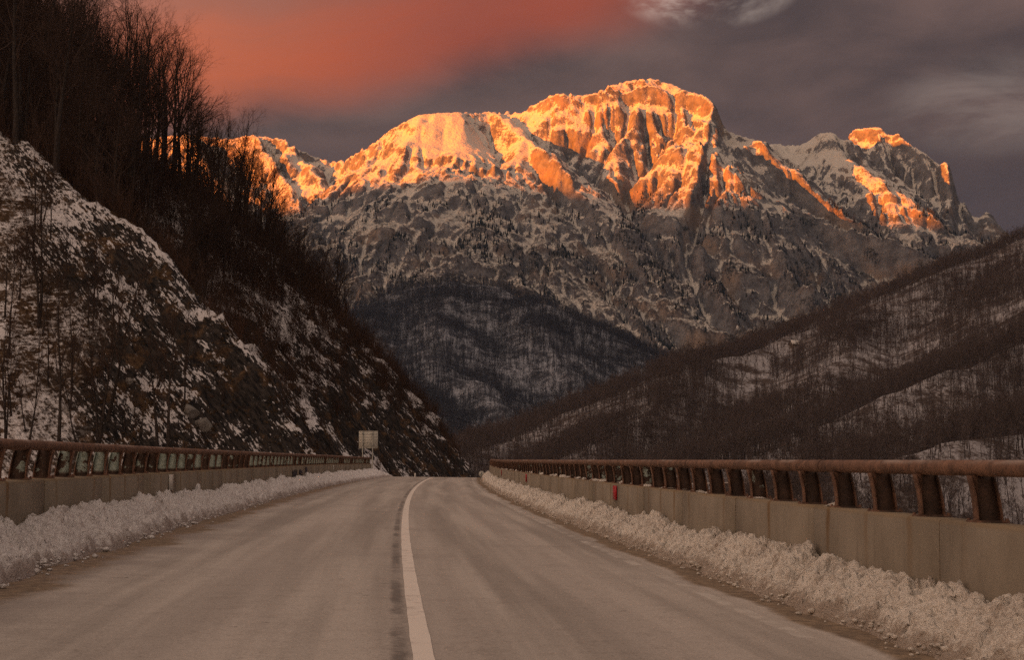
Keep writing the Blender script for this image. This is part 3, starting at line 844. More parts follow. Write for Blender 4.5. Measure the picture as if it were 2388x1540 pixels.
def post_mesh():
    lv = np.linspace(0, 1, 8)
    H = 0.345
    xi = 0.075 + 0.048 * lv ** 2.0
    xo = -0.105 + 0.060 * lv ** 1.5
    vs, qs = [], []
    def slab(xa, xb, ya, yb):
        """a curved slab whose x limits follow the levels"""
        k = len(vs)
        for l, h in enumerate(lv):
            z = 0.016 + h * H
            vs.extend([(xa[l], ya, z), (xb[l], ya, z), (xb[l], yb, z), (xa[l], yb, z)])
        for l in range(len(lv) - 1):
            b = k + l * 4
            for e in range(4):
                f = (e + 1) % 4
                qs.append([b + e, b + f, b + 4 + f, b + 4 + e])
        e = k + (len(lv) - 1) * 4
        qs.append([e, e + 1, e + 2, e + 3])
    slab(xo, xi, -0.007, 0.007)                       # web
    slab(xi + 0.0005, xi + 0.013, -0.045, 0.045)      # inner flange
    slab(xo - 0.013, xo - 0.0005, -0.045, 0.045)      # outer flange
    k = len(vs)
    x0, x1, y0, y1 = -0.15, 0.13, -0.085, 0.085       # base plate
    vs += [(x0, y0, 0), (x1, y0, 0), (x1, y1, 0), (x0, y1, 0), (x0, y0, .016), (x1, y0, .016), (x1, y1, .016), (x0, y1, .016)]
    qs += [[k + j for j in f] for f in ([4, 5, 6, 7], [0, 1, 5, 4], [1, 2, 6, 5], [2, 3, 7, 6], [3, 0, 4, 7])]
    for bx, by in ((-.135, .065), (-.135, -.065), (.115, .065), (.115, -.065)):
        k = len(vs)
        vs += [(bx - .011, by - .011, .016), (bx + .011, by - .011, .016), (bx + .011, by + .011, .016), (bx - .011, by + .011, .016),
               (bx - .011, by - .011, .032), (bx + .011, by - .011, .032), (bx + .011, by + .011, .032), (bx - .011, by + .011, .032)]
        qs += [[k + j for j in f] for f in ([4, 5, 6, 7], [0, 1, 5, 4], [1, 2, 6, 5], [2, 3, 7, 6], [3, 0, 4, 7])]
    return mesh_np("post", vs, qs, smooth=False)

def parapet(side, s0, s1, phase, label, m_post):
    root = obj("bridge_parapet", None, loc=tuple(road_pt(s0, side * WD[side])), label=label, category="parapet")
    base = np.array(root.location)
    rng = random.Random(3 + side)
    # concrete panels, butted with recessed joints
    L = SPACING * 3
    a = s0
    while a < s1 - 0.2:
        b = min(a + L, s1)
        ss = np.linspace(a + 0.009, b - 0.009, 4)
        jit = rng.uniform(-0.004, 0.004)
        prof = [(0.0, -0.30), (0.0, 0.0), (0.012, WALL_H - 0.02), (0.032, WALL_H), (WALL_T - 0.02, WALL_H), (WALL_T, WALL_H - 0.02), (WALL_T, -0.30)]
        vs, uv = [], []
        for q in ss:
            for o_, z in prof:
                vs.append(road_pt(q, side * (WD[side] + o_ + jit), z) - base)
                uv.append((q - phase, z - WALL_H))
        n = len(prof)
        qd = grid_quads(4, n)
        if side < 0:
            qd = qd[:, ::-1]
        me = mesh_np("concrete_panel", vs, qd, smooth=False, uv=uv)
        # end faces
        import bmesh
        bm = bmesh.new(); bm.from_mesh(me); bm.verts.ensure_lookup_table()
        for r0 in (0, 3 * n):
            try:
                bm.faces.new([bm.verts[r0 + k] for k in range(n)])
            except ValueError:
                pass
        bmesh.ops.recalc_face_normals(bm, faces=bm.faces)
        bm.to_mesh(me); bm.free()
        obj("concrete_panel", me, M_CONC, root)
        a = b
    # posts
    pm = post_mesh()
    pm.materials.append(m_post)
    k = math.ceil((s0 - phase) / SPACING)
    n = 0
    while phase + k * SPACING < s1 - 0.1 and n < 299:
        q = phase + k * SPACING
        p = road_pt(q, side * (WD[side] + 0.17), WALL_H) - base
        ang = road_ang(q) + (0 if side < 0 else math.pi)
        obj("post", pm, None, root, loc=tuple(p), rot=(0, 0, ang + rng.uniform(-.02, .02)))
        k += 1
        n += 1
    # pipe rail in lengths, joined by sleeves
    a = s0
    zc = WALL_H + 0.016 + 0.345 + PIPE_R - 0.008
    while a < s1 - 0.2:
        b = min(a + 6.9, s1)
        for nm, p0, p1, rr in (("rail_pipe", a + 0.02, b - 0.02, PIPE_R), ("pipe_sleeve", b - 0.07, b + 0.07, PIPE_R + 0.004)):
            if nm == "pipe_sleeve" and b > s1 - 0.2:
                continue
            q = np.linspace(p0, p1, 7 if nm == "rail_pipe" else 2)
            sd = 18
            th = np.arange(sd) * 2 * np.pi / sd
            vs = [road_pt(u, side * (WD[side] + 0.17 - 0.06) + rr * math.cos(c), zc + rr * math.sin(c)) - base for u in q for c in th]
            i = np.arange(len(q) * sd).reshape(len(q), sd)
            j = np.roll(i, -1, axis=1)
            qd = np.stack([i[:-1], j[:-1], j[1:], i[1:]], -1).reshape(-1, 4)
            obj(nm, mesh_np(nm, vs, qd), M_PIPE, root)
        a = b
    return root, base

RIGHT_PHASE, LEFT_PHASE = 0.35, 0.30
par_l, base_l = parapet(-1, -6.0, 105.5, LEFT_PHASE, "concrete bridge parapet with rusty pipe rail below the rocky slope", M_POST_L)
par_r, base_r = parapet(1, -6.0, 140.0, RIGHT_PHASE, "concrete bridge parapet with rusty pipe rail and red reflectors on the valley side", M_POST_R)

def plain(name, col, rough=0.6, var=0.25, scale=8.0, metal=0.0, spec=0.3):
    m, t = new_mat(name)
    pos = t.n('ShaderNodeNewGeometry').outputs['Position']
    a = t.noise(pos, scale, 4, 0.6)
    c = t.mix(t.ss(a, 0.35, 0.7, 0, var), col, tuple(x * 0.45 for x in col))
    finish(t, c, rough, t.bump(a, 0.004), spec, metal)
    return m
M_RED = plain("red reflector", (0.42, 0.012, 0.02), 0.45)
M_WHITEPL = plain("white reflector plate", (0.62, 0.60, 0.54), 0.5)
M_SPRAY = plain("dark spray paint", (0.030, 0.024, 0.034), 0.7, 0.5, 20)

def wall_plate(root, base, side, s, z0, z1, w_, mat, name, label):
    """a thin plate bolted to the road face of the wall"""
    d0, d1 = side * (WD[side] - 0.004), side * (WD[side] - 0.018)
    c = [road_pt(s + e * w_ / 2, d, z) - base for z in (z0, z1) for (e, d) in ((-1, d0), (1, d0), (1, d1), (-1, d1))]
    me = boxes_mesh(name, [np.array(c)])
    import bmesh
    bm = bmesh.new(); bm.from_mesh(me); bmesh.ops.recalc_face_normals(bm, faces=bm.faces); bm.to_mesh(me); bm.free()
    o = obj(name, me, mat, root)
    if label:
        o['label'] = label
    return o
for s_ in (28.4, 51.7, 72.0):
    wall_plate(par_r, base_r, 1, s_, 0.60, 0.88, 0.46, M_RED, "reflector", "red rectangular reflector on the concrete")
for s_ in (27.8, 75.0):
    wall_plate(par_l, base_l, -1, s_, 0.58, 0.88, 0.46, M_WHITEPL, "reflector", "white rectangular reflector on the concrete")
def spray(s0, w_, z0, z1):
    rng = random.Random(int(s0 * 10))
    n = 5
    for k in range(n):
        a = s0 + w_ * k / n
        wall_plate(par_l, base_l, -1, a, z0 + rng.uniform(0, .06), z1 - rng.uniform(0, .12), w_ / n * 0.92, M_SPRAY, "graffiti_stroke", None)
spray(54.6, 1.8, 0.42, 0.80); spray(57.3, 1.3, 0.42, 0.84); spray(59.8, 1.0, 0.42, 0.88)

# deck under the road
def deck():
    ss = np.arange(-30, 112, 2.0)
    prof = [(-4.86, -0.31), (-4.86, -0.75), (-3.4, -1.0), (-2.6, -2.4), (2.6, -2.4), (3.2, -1.0), (4.56, -0.75), (4.56, -0.31)]
    v = np.array([road_pt(q, a, b) for q in ss for a, b in prof])
    n = len(prof)
    i = np.arange(len(ss) * n).reshape(len(ss), n)
    j = np.roll(i, -1, axis=1)
    return mesh_np("bridge_deck", v, np.stack([i[:-1], j[:-1], j[1:], i[1:]], -1).reshape(-1, 4), smooth=False, uv=np.zeros((len(v), 2)))
obj("bridge_deck", deck(), M_CONC, kind="structure")

# ------------------------------------------------------------------ ploughed snow
def worley(x, y, seed=0):
    x0, y0 = np.floor(x), np.floor(y)
    F1 = np.full(x.shape, 9.0)
    cid = np.zeros(x.shape)
    for dx in (-1, 0, 1):
        for dy in (-1, 0, 1):
            hx = _hash(x0 + dx, y0 + dy, seed) / 65536.0
            hy = _hash(x0 + dx, y0 + dy, seed + 9) / 65536.0
            dd = np.hypot(x0 + dx + hx - x, y0 + dy + hy - y)
            m_ = dd < F1
            F1 = np.where(m_, dd, F1)
            cid = np.where(m_, hx, cid)
    return F1, cid

def mat_snow(name, white, dirty, amt):
    m, t = new_mat(name)
    g = t.n('ShaderNodeNewGeometry')
    pos = g.outputs['Position']
    a, b, c = t.noise(pos, 2.2, 5, 0.65), t.noise(pos, 14.0, 4, 0.65), t.noise(pos, 60.0, 3, 0.6)
    uv = t.n('ShaderNodeUVMap', uv_map='UVMap').outputs[0]
    u = t.xyz(uv)[0]                      # 0 at the road side, 1 at the wall
    v = t.m('ADD', t.m('ADD', t.m('MULTIPLY', a, 0.55), t.m('MULTIPLY', b, 0.45)), t.m('MULTIPLY', t.ss(u, 0.22, 0.0), 0.22))
    col = t.mix(t.ss(v, amt, amt + 0.22), white, dirty)
    col = t.mix(t.ss(t.noise(pos, 22.0, 2, 0.5), 0.70, 0.76, 0, 0.85), col, (0.11, 0.085, 0.065))
    nrm = t.bump(t.m('ADD', t.m('MULTIPLY', b, 1.0), t.m('MULTIPLY', c, 0.6)), 0.06, 1.0)
    col = t.mix(t.ss(t.noise(pos, 34.0, 4, 0.7), 0.46, 0.70, 0, 0.5), col, t.mix(1.0, col, (0.55, 0.51, 0.47), 'MULTIPLY'))
    finish(t, col, 0.7, nrm, 0.25)
    return m
M_SNOW_R = mat_snow("crusty snow in warm-lit tone", (0.80, 0.735, 0.64), (0.42, 0.35, 0.285), 0.45)  # warm western light is tinted into this bank's snow colour
M_SNOW_L = mat_snow("crusty snow in shaded tone", (0.86, 0.83, 0.80), (0.48, 0.42, 0.385), 0.49)  # copy of the same snow, toned for the bank out of the warm light

def snow_bank(side, s_end, d_in, hmax, seed, mat, label, spiky):
    ss = [3.5]
    while ss[-1] < s_end:
        ss.append(ss[-1] + max(0.022, ss[-1] * 0.0022))
    ss = np.array(ss)
    us = np.linspace(0, 1, 64)
    S, U = np.meshgrid(ss, us, indexing='ij')
    fe = d_in + 0.11 * fbm(S / 1.7, S * 0 + seed, 4, seed) + 0.05 * fbm(S / 0.35, U * 0, 3, seed + 4)
    fe = fe + (0.10 * sstep(S, 60, 108) if side > 0 else -0.55 * sstep(S, 55, 100))
    Dd = fe + (WD[side] - 0.006 - fe) * U
    hm = hmax * (1 + 0.26 * fbm(S / 3.1, S * 0 + 7, 3, seed + 8) + 0.16 * fbm(S / 0.6, S * 0 + 7, 2, seed + 19))
    f3, c3 = worley(S / 0.42, (WD[side] - U * (WD[side] - d_in)) / 0.30, seed + 90)
    fade = 1 - 0.5 * sstep(S, s_end - 10, s_end)
    prof = np.interp(U, [0, 0.05, 0.18, 0.42, 0.66, 0.84, 0.94, 1.0], [0.0, 0.14, 0.36, 0.68, 0.93, 1.0, 0.94, 0.88])
    Hh = hm * prof * fade
    f1, c1 = worley(S / 0.13, Dd / 0.10, seed)
    f2, c2 = worley(S / 0.05 + 3, Dd / 0.042, seed + 2)
    wgt = sstep(U, 0.0, 0.12) * (1 - 0.6 * sstep(U, 0.93, 1.0))
    lump = (0.55 - f1) * 0.05 + (c1 - 0.5) * 0.06 + (0.5 - f2) * 0.028 + (c2 - 0.5) * 0.03
    Hh = Hh + wgt * (lump + 0.05 * fbm(S / 0.5, Dd / 0.4, 4, seed + 30))
    Hh = Hh + wgt * (c3 - 0.5) * 0.07 * sstep(U, 0.1, 0.4)
    if spiky:
        tooth = np.clip(perlin(S / 0.22, Dd / 0.5, seed + 40), 0, 1) ** 1.5
        Hh = Hh + tooth * 0.10 * sstep(U, 0.5, 0.85) * sstep(S, 12, 24)
    Hh = Hh + wgt * (0.013 * perlin(S / 0.045, Dd / 0.045, seed + 61) + 0.007 * perlin(S / 0.024, Dd / 0.024, seed + 62))
    shear = 0.05 * wgt * fbm(S / 0.14, Dd / 0.14, 2, seed + 50)
    v = road_pt(S + shear, side * Dd, np.maximum(Hh, -0.01))
    q = grid_quads(*S.shape)
    if side > 0:
        q = q[:, ::-1]
    me = mesh_np("snow_bank", v.reshape(-1, 3), q, smooth=True, uv=np.stack([U, S], -1).reshape(-1, 2))
    return obj("snow_bank", me, mat, kind="stuff", label=label, category="snow")
snow_bank(-1, 114.0, 3.90, 0.50, 11, M_SNOW_L, "ridge of dirty ploughed snow along the parapet below the slope", False)
snow_bank(1, 128.0, 3.56, 0.41, 23, M_SNOW_R, "ridge of warm-lit ploughed snow along the valley side parapet", True)

def lumps(side, n, seed, mat, label):
    """loose crumbs of snow fallen onto the road edge"""
    rng = np.random.default_rng(seed)
    phi = (1 + 5 ** .5) / 2
    ico = np.array([[-1, phi, 0], [1, phi, 0], [-1, -phi, 0], [1, -phi, 0], [0, -1, phi], [0, 1, phi], [0, -1, -phi], [0, 1, -phi], [phi, 0, -1], [phi, 0, 1], [-phi, 0, -1], [-phi, 0, 1]]) / 1.9
    tri = np.array([[0, 11, 5], [0, 5, 1], [0, 1, 7], [0, 7, 10], [0, 10, 11], [1, 5, 9], [5, 11, 4], [11, 10, 2], [10, 7, 6], [7, 1, 8], [3, 9, 4], [3, 4, 2], [3, 2, 6], [3, 6, 8], [3, 8, 9], [4, 9, 5], [2, 4, 11], [6, 2, 10], [8, 6, 7], [9, 8, 1]])
    s_ = 5 + 95 * rng.random(n) ** 2.2
    off = np.abs(rng.normal(0, 0.10, n))
    d_ = (3.90 if side < 0 else 3.56) - off + 0.10
    r_ = rng.uniform(0.008, 0.026, n) * np.where(rng.random(n) < 0.05, 2.0, 1.0)
    c = road_pt(s_, side * d_, 0.0) + np.stack([0 * r_, 0 * r_, r_ * 0.45 + np.clip(0.16 - off, 0, 1) * 0.5], -1)
    v = c[:, None, :] + ico[None] * r_[:, None, None] * rng.uniform(0.65, 1.25, (n, 12, 1)) * np.array([1.2, 1.2, 0.75])
    f = tri[None] + (np.arange(n) * 12)[:, None, None]
    uv = np.full((n * 12, 2), 0.5)
    return obj("snow_crumbs", mesh_np("snow_crumbs", v.reshape(-1, 3), None, f.reshape(-1, 3), smooth=False, uv=uv), mat, kind="stuff", label=label, category="snow")
lumps(-1, 1500, 4, M_SNOW_L, "loose snow crumbs on the asphalt below the slope side bank")
lumps(1, 1100, 5, M_SNOW_R, "loose snow crumbs on the asphalt below the valley side bank")

def rail_snow():
    """snow caught between the posts on top of the valley side wall"""
    rng = np.random.default_rng(8)
    vs, qs = [], []
    for k in range(100):
        q = RIGHT_PHASE + k * SPACING
        if q < 6 or q > 120 or (q < 20 and rng.random() < 0.35) or rng.random() < 0.25:
            continue
        L, Wd, Hh = rng.uniform(0.10, 0.34), rng.uniform(0.08, 0.15), rng.uniform(0.02, 0.055) * (1.8 if 25 < q < 75 else 1)
        s0 = q + rng.uniform(0.05, 0.22)
        nu, nv = 9, 7
        U, V = np.meshgrid(np.linspace(-1, 1, nu), np.linspace(-1, 1, nv), indexing='ij')
        h = np.clip(1 - U ** 2 - V ** 2 * 0.9, 0, 1) ** 0.5 * (1 + 0.4 * fbm(U * 1.3 + k, V * 1.3, 3, k)) * Hh
        v = road_pt(s0 + U * L, WALL_D + 0.17 + V * Wd, WALL_H + 0.004 + h)
        qs.append(grid_quads(nu, nv)[:, ::-1] + len(vs) * nu * nv)
        vs.append(v.reshape(-1, 3))
    v = np.concatenate(vs)
    return obj("snow_clumps", mesh_np("snow_clumps", v, np.concatenate(qs), uv=np.full((len(v), 2), 0.7)), M_SNOW_R, kind="stuff", label="small snow clumps caught between the rail posts", category="snow")
rail_snow()

# ------------------------------------------------------------------ signs and marker posts
M_SIGN = plain("galvanised sign back", (0.52, 0.50, 0.43), 0.55, 0.2, 5.0, 0.0, 0.4)
M_POLE = plain("galvanised pole", (0.33, 0.315, 0.27), 0.5, 0.3, 9.0, 0.2, 0.4)
M_STEEL = plain("weathered steel rail", (0.19, 0.195, 0.19), 0.55, 0.35, 6.0, 0.3, 0.4)
M_WHITE = plain("white plastic", (0.68, 0.64, 0.58), 0.6, 0.2, 9.0)

def tube_mesh(name, pts, r, sides=10, cap=True):
    pts = np.asarray(pts, float)
    segs = [np.concatenate([a, b, [r, r]]) for a, b in zip(pts[:-1], pts[1:])]
    v, q = tubes(segs, sides)
    tr = []
    if cap:
        k = len(v) - sides
        tr = [[k, k + j, k + j + 1] for j in range(1, sides - 1)]
    return mesh_np(name, v, q, tr, smooth=True)

def big_sign():
    D = 107.0
    c = P(859, 1026, D)
    gz = float(LF.at(c[0], D))
    root = obj("road_sign", None, loc=(c[0], D, gz), label="grey back of a rectangular road sign on two poles at the bridge end", category="sign")
    zb, zt = P(859, 1046, D)[2] - gz, P(859, 1006, D)[2] - gz
    hw = 22.0 / FPX * D
    panel = obj("panel", boxes_mesh("panel", [(-hw, hw, 0.0, 0.018, zb, zt)]), M_SIGN, root)
    n = 6
    for k in range(n + 1):
        z = zb + (zt - zb) * k / n
        obj("rib", boxes_mesh("rib", [(-hw + .01, hw - .01, -0.026, -0.002, z - .014, z + .014)]), M_SIGN, panel)
    for px in (-0.42, 0.33):
        obj("pole", tube_mesh("pole", [(px, -0.065, -0.6), (px, -0.065, zt - 0.03)], 0.042), M_POLE, root)
        for z in (zb + .2, zt - .2):
            obj("clamp", boxes_mesh("clamp", [(px - .06, px + .06, -0.115, -0.027, z - .02, z + .02)]), M_STEEL, panel)
    return root
big_sign()

def guard_rail():
    s0, s1 = 105.8, 109.6
    p0, p1 = road_pt(s0, -4.35), road_pt(s1, -4.55)
    gz = p0[2]
    root = obj("guard_rail", None, loc=tuple(p0), label="short grey steel guard rail with turned-down end past the parapet", category="guard rail")
    # W profile beam
    prof = [(0.0, .62), (.045, .60), (.045, .545), (0.0, .505), (.0, .485), (.045, .445), (.045, .39), (0.0, .37)]
    q = [(0.0, 0), (0.75, 0), (0.92, 0), (1.0, -0.30)]
    vs = [(p1 - p0) * t + np.array([a, 0, z + dz]) for t, dz in q for a, z in prof]
    back = [(p1 - p0) * t + np.array([a - .008, 0, z + dz]) for t, dz in q for a, z in prof]
    n = len(prof)
    qd = np.concatenate([grid_quads(4, n), grid_quads(4, n)[:, ::-1] + 4 * n])
    obj("beam", mesh_np("beam", np.concatenate([vs, back]), qd, smooth=False), M_STEEL, root)
    for t in (0.08, 0.36, 0.64, 0.90):
        c = (p1 - p0) * t
        obj("post", boxes_mesh("post", [(c[0] - .10, c[0] - .012, c[1] - .05, c[1] + .05, c[2] - .5, c[2] + .58)]), M_STEEL, root)
    return root
guard_rail()

def marker_post(px, D, h, label):
    c = P(px, 1100, D)
    gz = float(LF.at(c[0], D))
    root = obj("marker_post", None, loc=(c[0], D, gz), label=label, category="marker post")
    w0, w1 = 0.07, 0.055
    b = np.array([[-w0, -.05, -.25], [w0, -.05, -.25], [w0, .05, -.25], [-w0, .05, -.25], [-w1, -.04, h], [w1, -.04, h], [w1, .04, h - .05], [-w1, .04, h - .05]])
    body = obj("body", boxes_mesh("body", [b]), M_WHITE, root)
    obj("reflector", boxes_mesh("reflector", [(-.03, .03, -.056, -.047, h - .26, h - .12)]), M_SIGN, body)
marker_post(968, 113.0, 0.78, "slim white plastic marker post on the snowy verge")

def round_sign():
    D = 128.0
    c = P(1123, 1106, D)
    rz = float(road_z(D))
    root = obj("round_sign", None, loc=(c[0], D, rz), label="small round road sign seen from behind past the road crest", category="sign")
    zc = c[2] - rz
    th = np.arange(24) * 2 * np.pi / 24
    r = 6.6 / FPX * D
    v = [(r * math.cos(a), y, zc + r * math.sin(a)) for y in (0.0, 0.012) for a in th]
    v += [(0, 0, zc), (0, 0.012, zc)]
    q = [[k, (k + 1) % 24, 24 + (k + 1) % 24, 24 + k] for k in range(24)]
    tr = [[48, (k + 1) % 24, k] for k in range(24)] + [[49, 24 + k, 24 + (k + 1) % 24] for k in range(24)]
    obj("disc", mesh_np("disc", v, q, tr, smooth=False), M_SIGN, root)
    obj("pole", tube_mesh("pole", [(0, -0.04, -0.5), (0, -0.04, zc + r * .7)], 0.03), M_STEEL, root)
round_sign()

# ================================================================== VEGETATION
UPV = np.array([0, 0, 1.0])

def grow_tree(seed, H, trunk_r, spread, first, n_limb, levels, forks=1, lean=0.0, twig=1.0):
    """a leafless tree: lists of tube segments for the trunk and for limbs and twigs"""
    rng = np.random.default_rng(seed)
    trunk, crown = [], []
    def unit(v):
        return v / max(np.linalg.norm(v), 1e-9)
    def side_dir(d, ang):
        r_ = unit(np.cross(d, rng.normal(size=3)))
        return unit(d * math.cos(ang) + r_ * math.sin(ang))
    def limb(p, d, L, r0, lvl, out):
        n = 5 if lvl == 0 else (4 if lvl == 1 else (3 if lvl == 2 else 2))
        r1 = r0 * (0.35 if lvl else 0.45)
        pts = [p]
        q, dd = p, d
        for i in range(n):
            dd = unit(dd + rng.normal(size=3) * (0.16 if lvl else 0.05) + UPV * (0.10 if lvl == 1 else 0.06))
            q2 = q + dd * (L / n)
            ra, rb = r0 + (r1 - r0) * i / n, r0 + (r1 - r0) * (i + 1) / n
            out.append(np.concatenate([q, q2, [ra, rb]]))
            q = q2
            pts.append(q)
        if lvl >= levels:
            return
        k = [0, 7, 6, 5, 4][min(lvl + 1, 4)] if lvl else 0
        k = max(2, int(round(k * twig)))
        for j in range(k):
            t = rng.uniform(0.30, 1.0)
            a = min(int(t * n), n - 1)
            pp = pts[a] + (pts[a + 1] - pts[a]) * (t * n - a)
            rr = max((r0 + (r1 - r0) * t) * 0.6, 0.004)
            limb(pp, side_dir(unit(pts[a + 1] - pts[a]), rng.uniform(0.35, 0.85)), L * rng.uniform(0.32, 0.55) * (1.15 - 0.35 * t), rr, lvl + 1, crown)
    for f in range(forks):
        p, d = np.zeros(3), unit(np.array([lean, 0, 1.0]) + rng.normal(size=3) * 0.03 + (side_dir(UPV, 0.16) * 0.55 if forks > 1 else 0))
        n = 9
        q, pts = p, [p]
        tr = trunk_r * (1.0 if f == 0 else 0.75)
        Hf = H * (1.0 if f == 0 else rng.uniform(0.75, 0.95))
        for i in range(n):
            d = unit(d + rng.normal(size=3) * 0.045 + UPV * 0.05)
            q2 = q + d * (Hf * 0.9 / n)
            a = lambda x: tr * (1.25 * (1 - x) ** 4 * 0.3 + (1 - 0.88 * x))
            trunk.append(np.concatenate([q, q2, [a(i / n), a((i + 1) / n)]]))
            q = q2
            pts.append(q)
        for j in range(n_limb):
            t = first + (1 - first) * ((j + rng.random()) / n_limb)
            k = min(int(t * n), n - 1)
            pp = pts[k] + (pts[k + 1] - pts[k]) * (t * n - k)
            ang = spread * (1.15 - 0.55 * (t - first) / (1 - first)) * rng.uniform(0.8, 1.15)
            L = Hf * (0.40 - 0.20 * (t - first) / (1 - first)) * rng.uniform(0.75, 1.15)
            limb(pp, side_dir(UPV, ang), L, max(tr * (1 - 0.85 * t) * 0.6, 0.012), 1, crown)
    return trunk, crown

def seg_mesh(name, segs, sides, mat):
    v, q = tubes(segs, sides)
    me = mesh_np(name, v, q, smooth=True)
    me.materials.append(mat)
    return me

def mat_bark(name, c0, c1, sc=6.0):
    m, t = new_mat(name)
    pos = t.n('ShaderNodeTexCoord').outputs['Object']
    a = t.noise(t.mapping(pos, scale=(1, 1, 0.35)), sc, 4, 0.65)
    rnd = t.n('ShaderNodeObjectInfo').outputs['Random']
    col = t.mix(t.ss(a, 0.3, 0.7), c0, c1)
    col = t.mix(t.lin(rnd, 0, 1, 0, 0.35), col, tuple(x * 0.6 for x in c0))
    finish(t, col, 0.9, t.bump(a, 0.02), 0.1)
    return m
M_BARK = mat_bark("grey-brown bark", (0.028, 0.021, 0.018), (0.070, 0.056, 0.047))
M_TWIG = mat_bark("dark brown twigs", (0.052, 0.033, 0.025), (0.088, 0.058, 0.044))
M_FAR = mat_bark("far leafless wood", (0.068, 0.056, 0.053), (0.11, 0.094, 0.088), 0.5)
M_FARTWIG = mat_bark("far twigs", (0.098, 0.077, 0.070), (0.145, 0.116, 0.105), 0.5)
M_BEECH = mat_bark("haze-tinted beech bark", (0.050, 0.057, 0.072), (0.090, 0.099, 0.118), 0.5)  # blue of the distant haze is put into the bark colour
M_BEECHTWIG = mat_bark("haze-tinted beech twigs", (0.060, 0.066, 0.082), (0.093, 0.100, 0.119), 0.5)  # twigs carry the same painted haze blue
M_BRUSH = mat_bark("red-brown brush", (0.060, 0.034, 0.024), (0.13, 0.076, 0.050))
M_DRY = mat_bark("dry grass", (0.075, 0.045, 0.024), (0.17, 0.115, 0.062))

def proto(kind, seed, *a, **k):
    tr, cr = grow_tree(seed, *a, **k)
    return seg_mesh("trunk", tr, 7, M_BARK), seg_mesh("crown", cr, 3, M_TWIG), a[0]

BIG = [proto("big", 100 + i, 18.0, 0.24, 0.62, 0.30 + 0.02 * i, 13, 4, forks=1 + (i % 3 == 1), twig=1.0) for i in range(6)]
SLIM = [proto("slim", 200 + i, 11.0, 0.105, 0.50, 0.30, 12, 3, forks=2 if i == 2 else 1, lean=(0.0, 0.05, 0.02, 0.16, -0.04)[i], twig=0.7) for i in range(5)]

def tree(p, x, y, z, h, rotz, label, group=None, name="bare_tree", tilt=0.0):
    root = obj(name, None, loc=(x, y, z - 0.15), rot=(tilt, 0, rotz), label=label, category="tree")
    if group:
        root['group'] = group
    k = h / p[2]
    root.scale = (k, k, k)
    obj("trunk", p[0], None, root)
    obj("crown", p[1], None, root)
    return root

def slope_tree(px, py, hpx, p, label, group=None, rz=0.0, name="slim_tree"):
    hit = LF.hit(px, py, 88, 200)
    if hit is None:
        return
    tree(p, hit[0], hit[1], float(LF.at(hit[0], hit[1])), hpx / FPX * hit[1], rz, label, group, name)

GS = "slim trees on the snowy slope"
sh = "slim bare tree among the dry grass on the snowy slope"
slope_tree(136, 1050, 420, SLIM[0], "straight slim tree rising from behind the rail, second trunk group from the left edge", GS, 0.4)
slope_tree(167, 915, 280, SLIM[1], "dark slim tree half way up the snowy slope beside the straight trunk", GS, 1.4)
slope_tree(228, 1052, 410, SLIM[2], "forked slim tree rising from behind the rail below the snowy slope", GS, 0.2)
slope_tree(252, 980, 410, SLIM[3], "leaning slim tree with pale bark right of the forked tree", GS, 0.0)
slope_tree(368, 1056, 350, SLIM[1], "slim tree behind the rail, left one of a close pair", GS, 2.4)
slope_tree(392, 1056, 395, SLIM[0], "tall dark slim tree behind the rail, right one of a close pair", GS, 3.4)
slope_tree(90, 765, 300, BIG[1], "thick-trunked bare tree high on the snowy slope", None, 0.8, "bare_tree")
slope_tree(60, 630, 160, SLIM[4], "short dark tree on the upper edge of the snowy slope", GS, 0.6)
for k, (px, py, hp) in enumerate(((20, 830, 260), (68, 1040, 260), (290, 1012, 160), (12, 1050, 330), (45, 700, 180), (118, 560, 170), (180, 1050, 230), (205, 760, 170), (320, 1056, 190), (112, 900, 200), (330, 800, 130), (268, 700, 150), (430, 1058, 120), (470, 1060, 100))):
    slope_tree(px, py, hp, SLIM[(k * 2 + 1) % 5] if k % 5 else SLIM[4], sh, "slim trees scattered over the snowy slope", k * 1.7)

rs = random.Random(21)
for k in range(26):
    px = rs.uniform(-10, 170) if k % 3 else rs.uniform(170, 430)
    py = rs.uniform(500, 1010) if px < 170 else rs.uniform(720, 1040)
    slope_tree(px, py, rs.uniform(110, 250), SLIM[(0, 1, 4, 3)[k % 4]], sh, "slim trees scattered over the snowy slope", k * 0.9)

# ---- the leafless wood above the cut slope
def wood_points():
    rng = np.random.default_rng(12)
    n = 5200
    x, y = rng.uniform(-120, -14, n), rng.uniform(112, 285, n)
    d = foot_dist(x, y)
    z = LF.at(x, y)
    nrm = LF.normal(x, y, 5.0)
    ok = (d > 5.0) & ~((nrm[:, 1] < -0.33) & (y < 150))
    pq, dep = project(np.stack([x, y, z], -1))
    ok &= (pq[:, 0] > -160) & (pq[:, 0] < 1100)
    h = np.clip(np.interp(pq[:, 0], [0, 300, 440, 2000], [0.80, 0.70, 0.44, 0.48]) * (d - 1.0), 2.2, 25.0) * rng.uniform(0.78, 1.15, n)
    ptop, _ = project(np.stack([x, y, z + h], -1))
    ok &= (ptop[:, 0] > -140) & (pq[:, 1] > -260)
    keep = []
    for i in np.flatnonzero(ok):
        if all((x[i] - x[j]) ** 2 + (y[i] - y[j]) ** 2 > (1.5 + 0.075 * h[i]) ** 2 for j in keep):
            keep.append(i)
    return x[keep], y[keep], z[keep], h[keep], pq[keep], d[keep]
wx1, wy1, wz1, wh1, wpq, wd1 = wood_points()
seen = np.argsort(-(wh1 / wy1) * np.where(wpq[:, 0] > 420, 2.2, 1.0))[:270]
rt = random.Random(5)
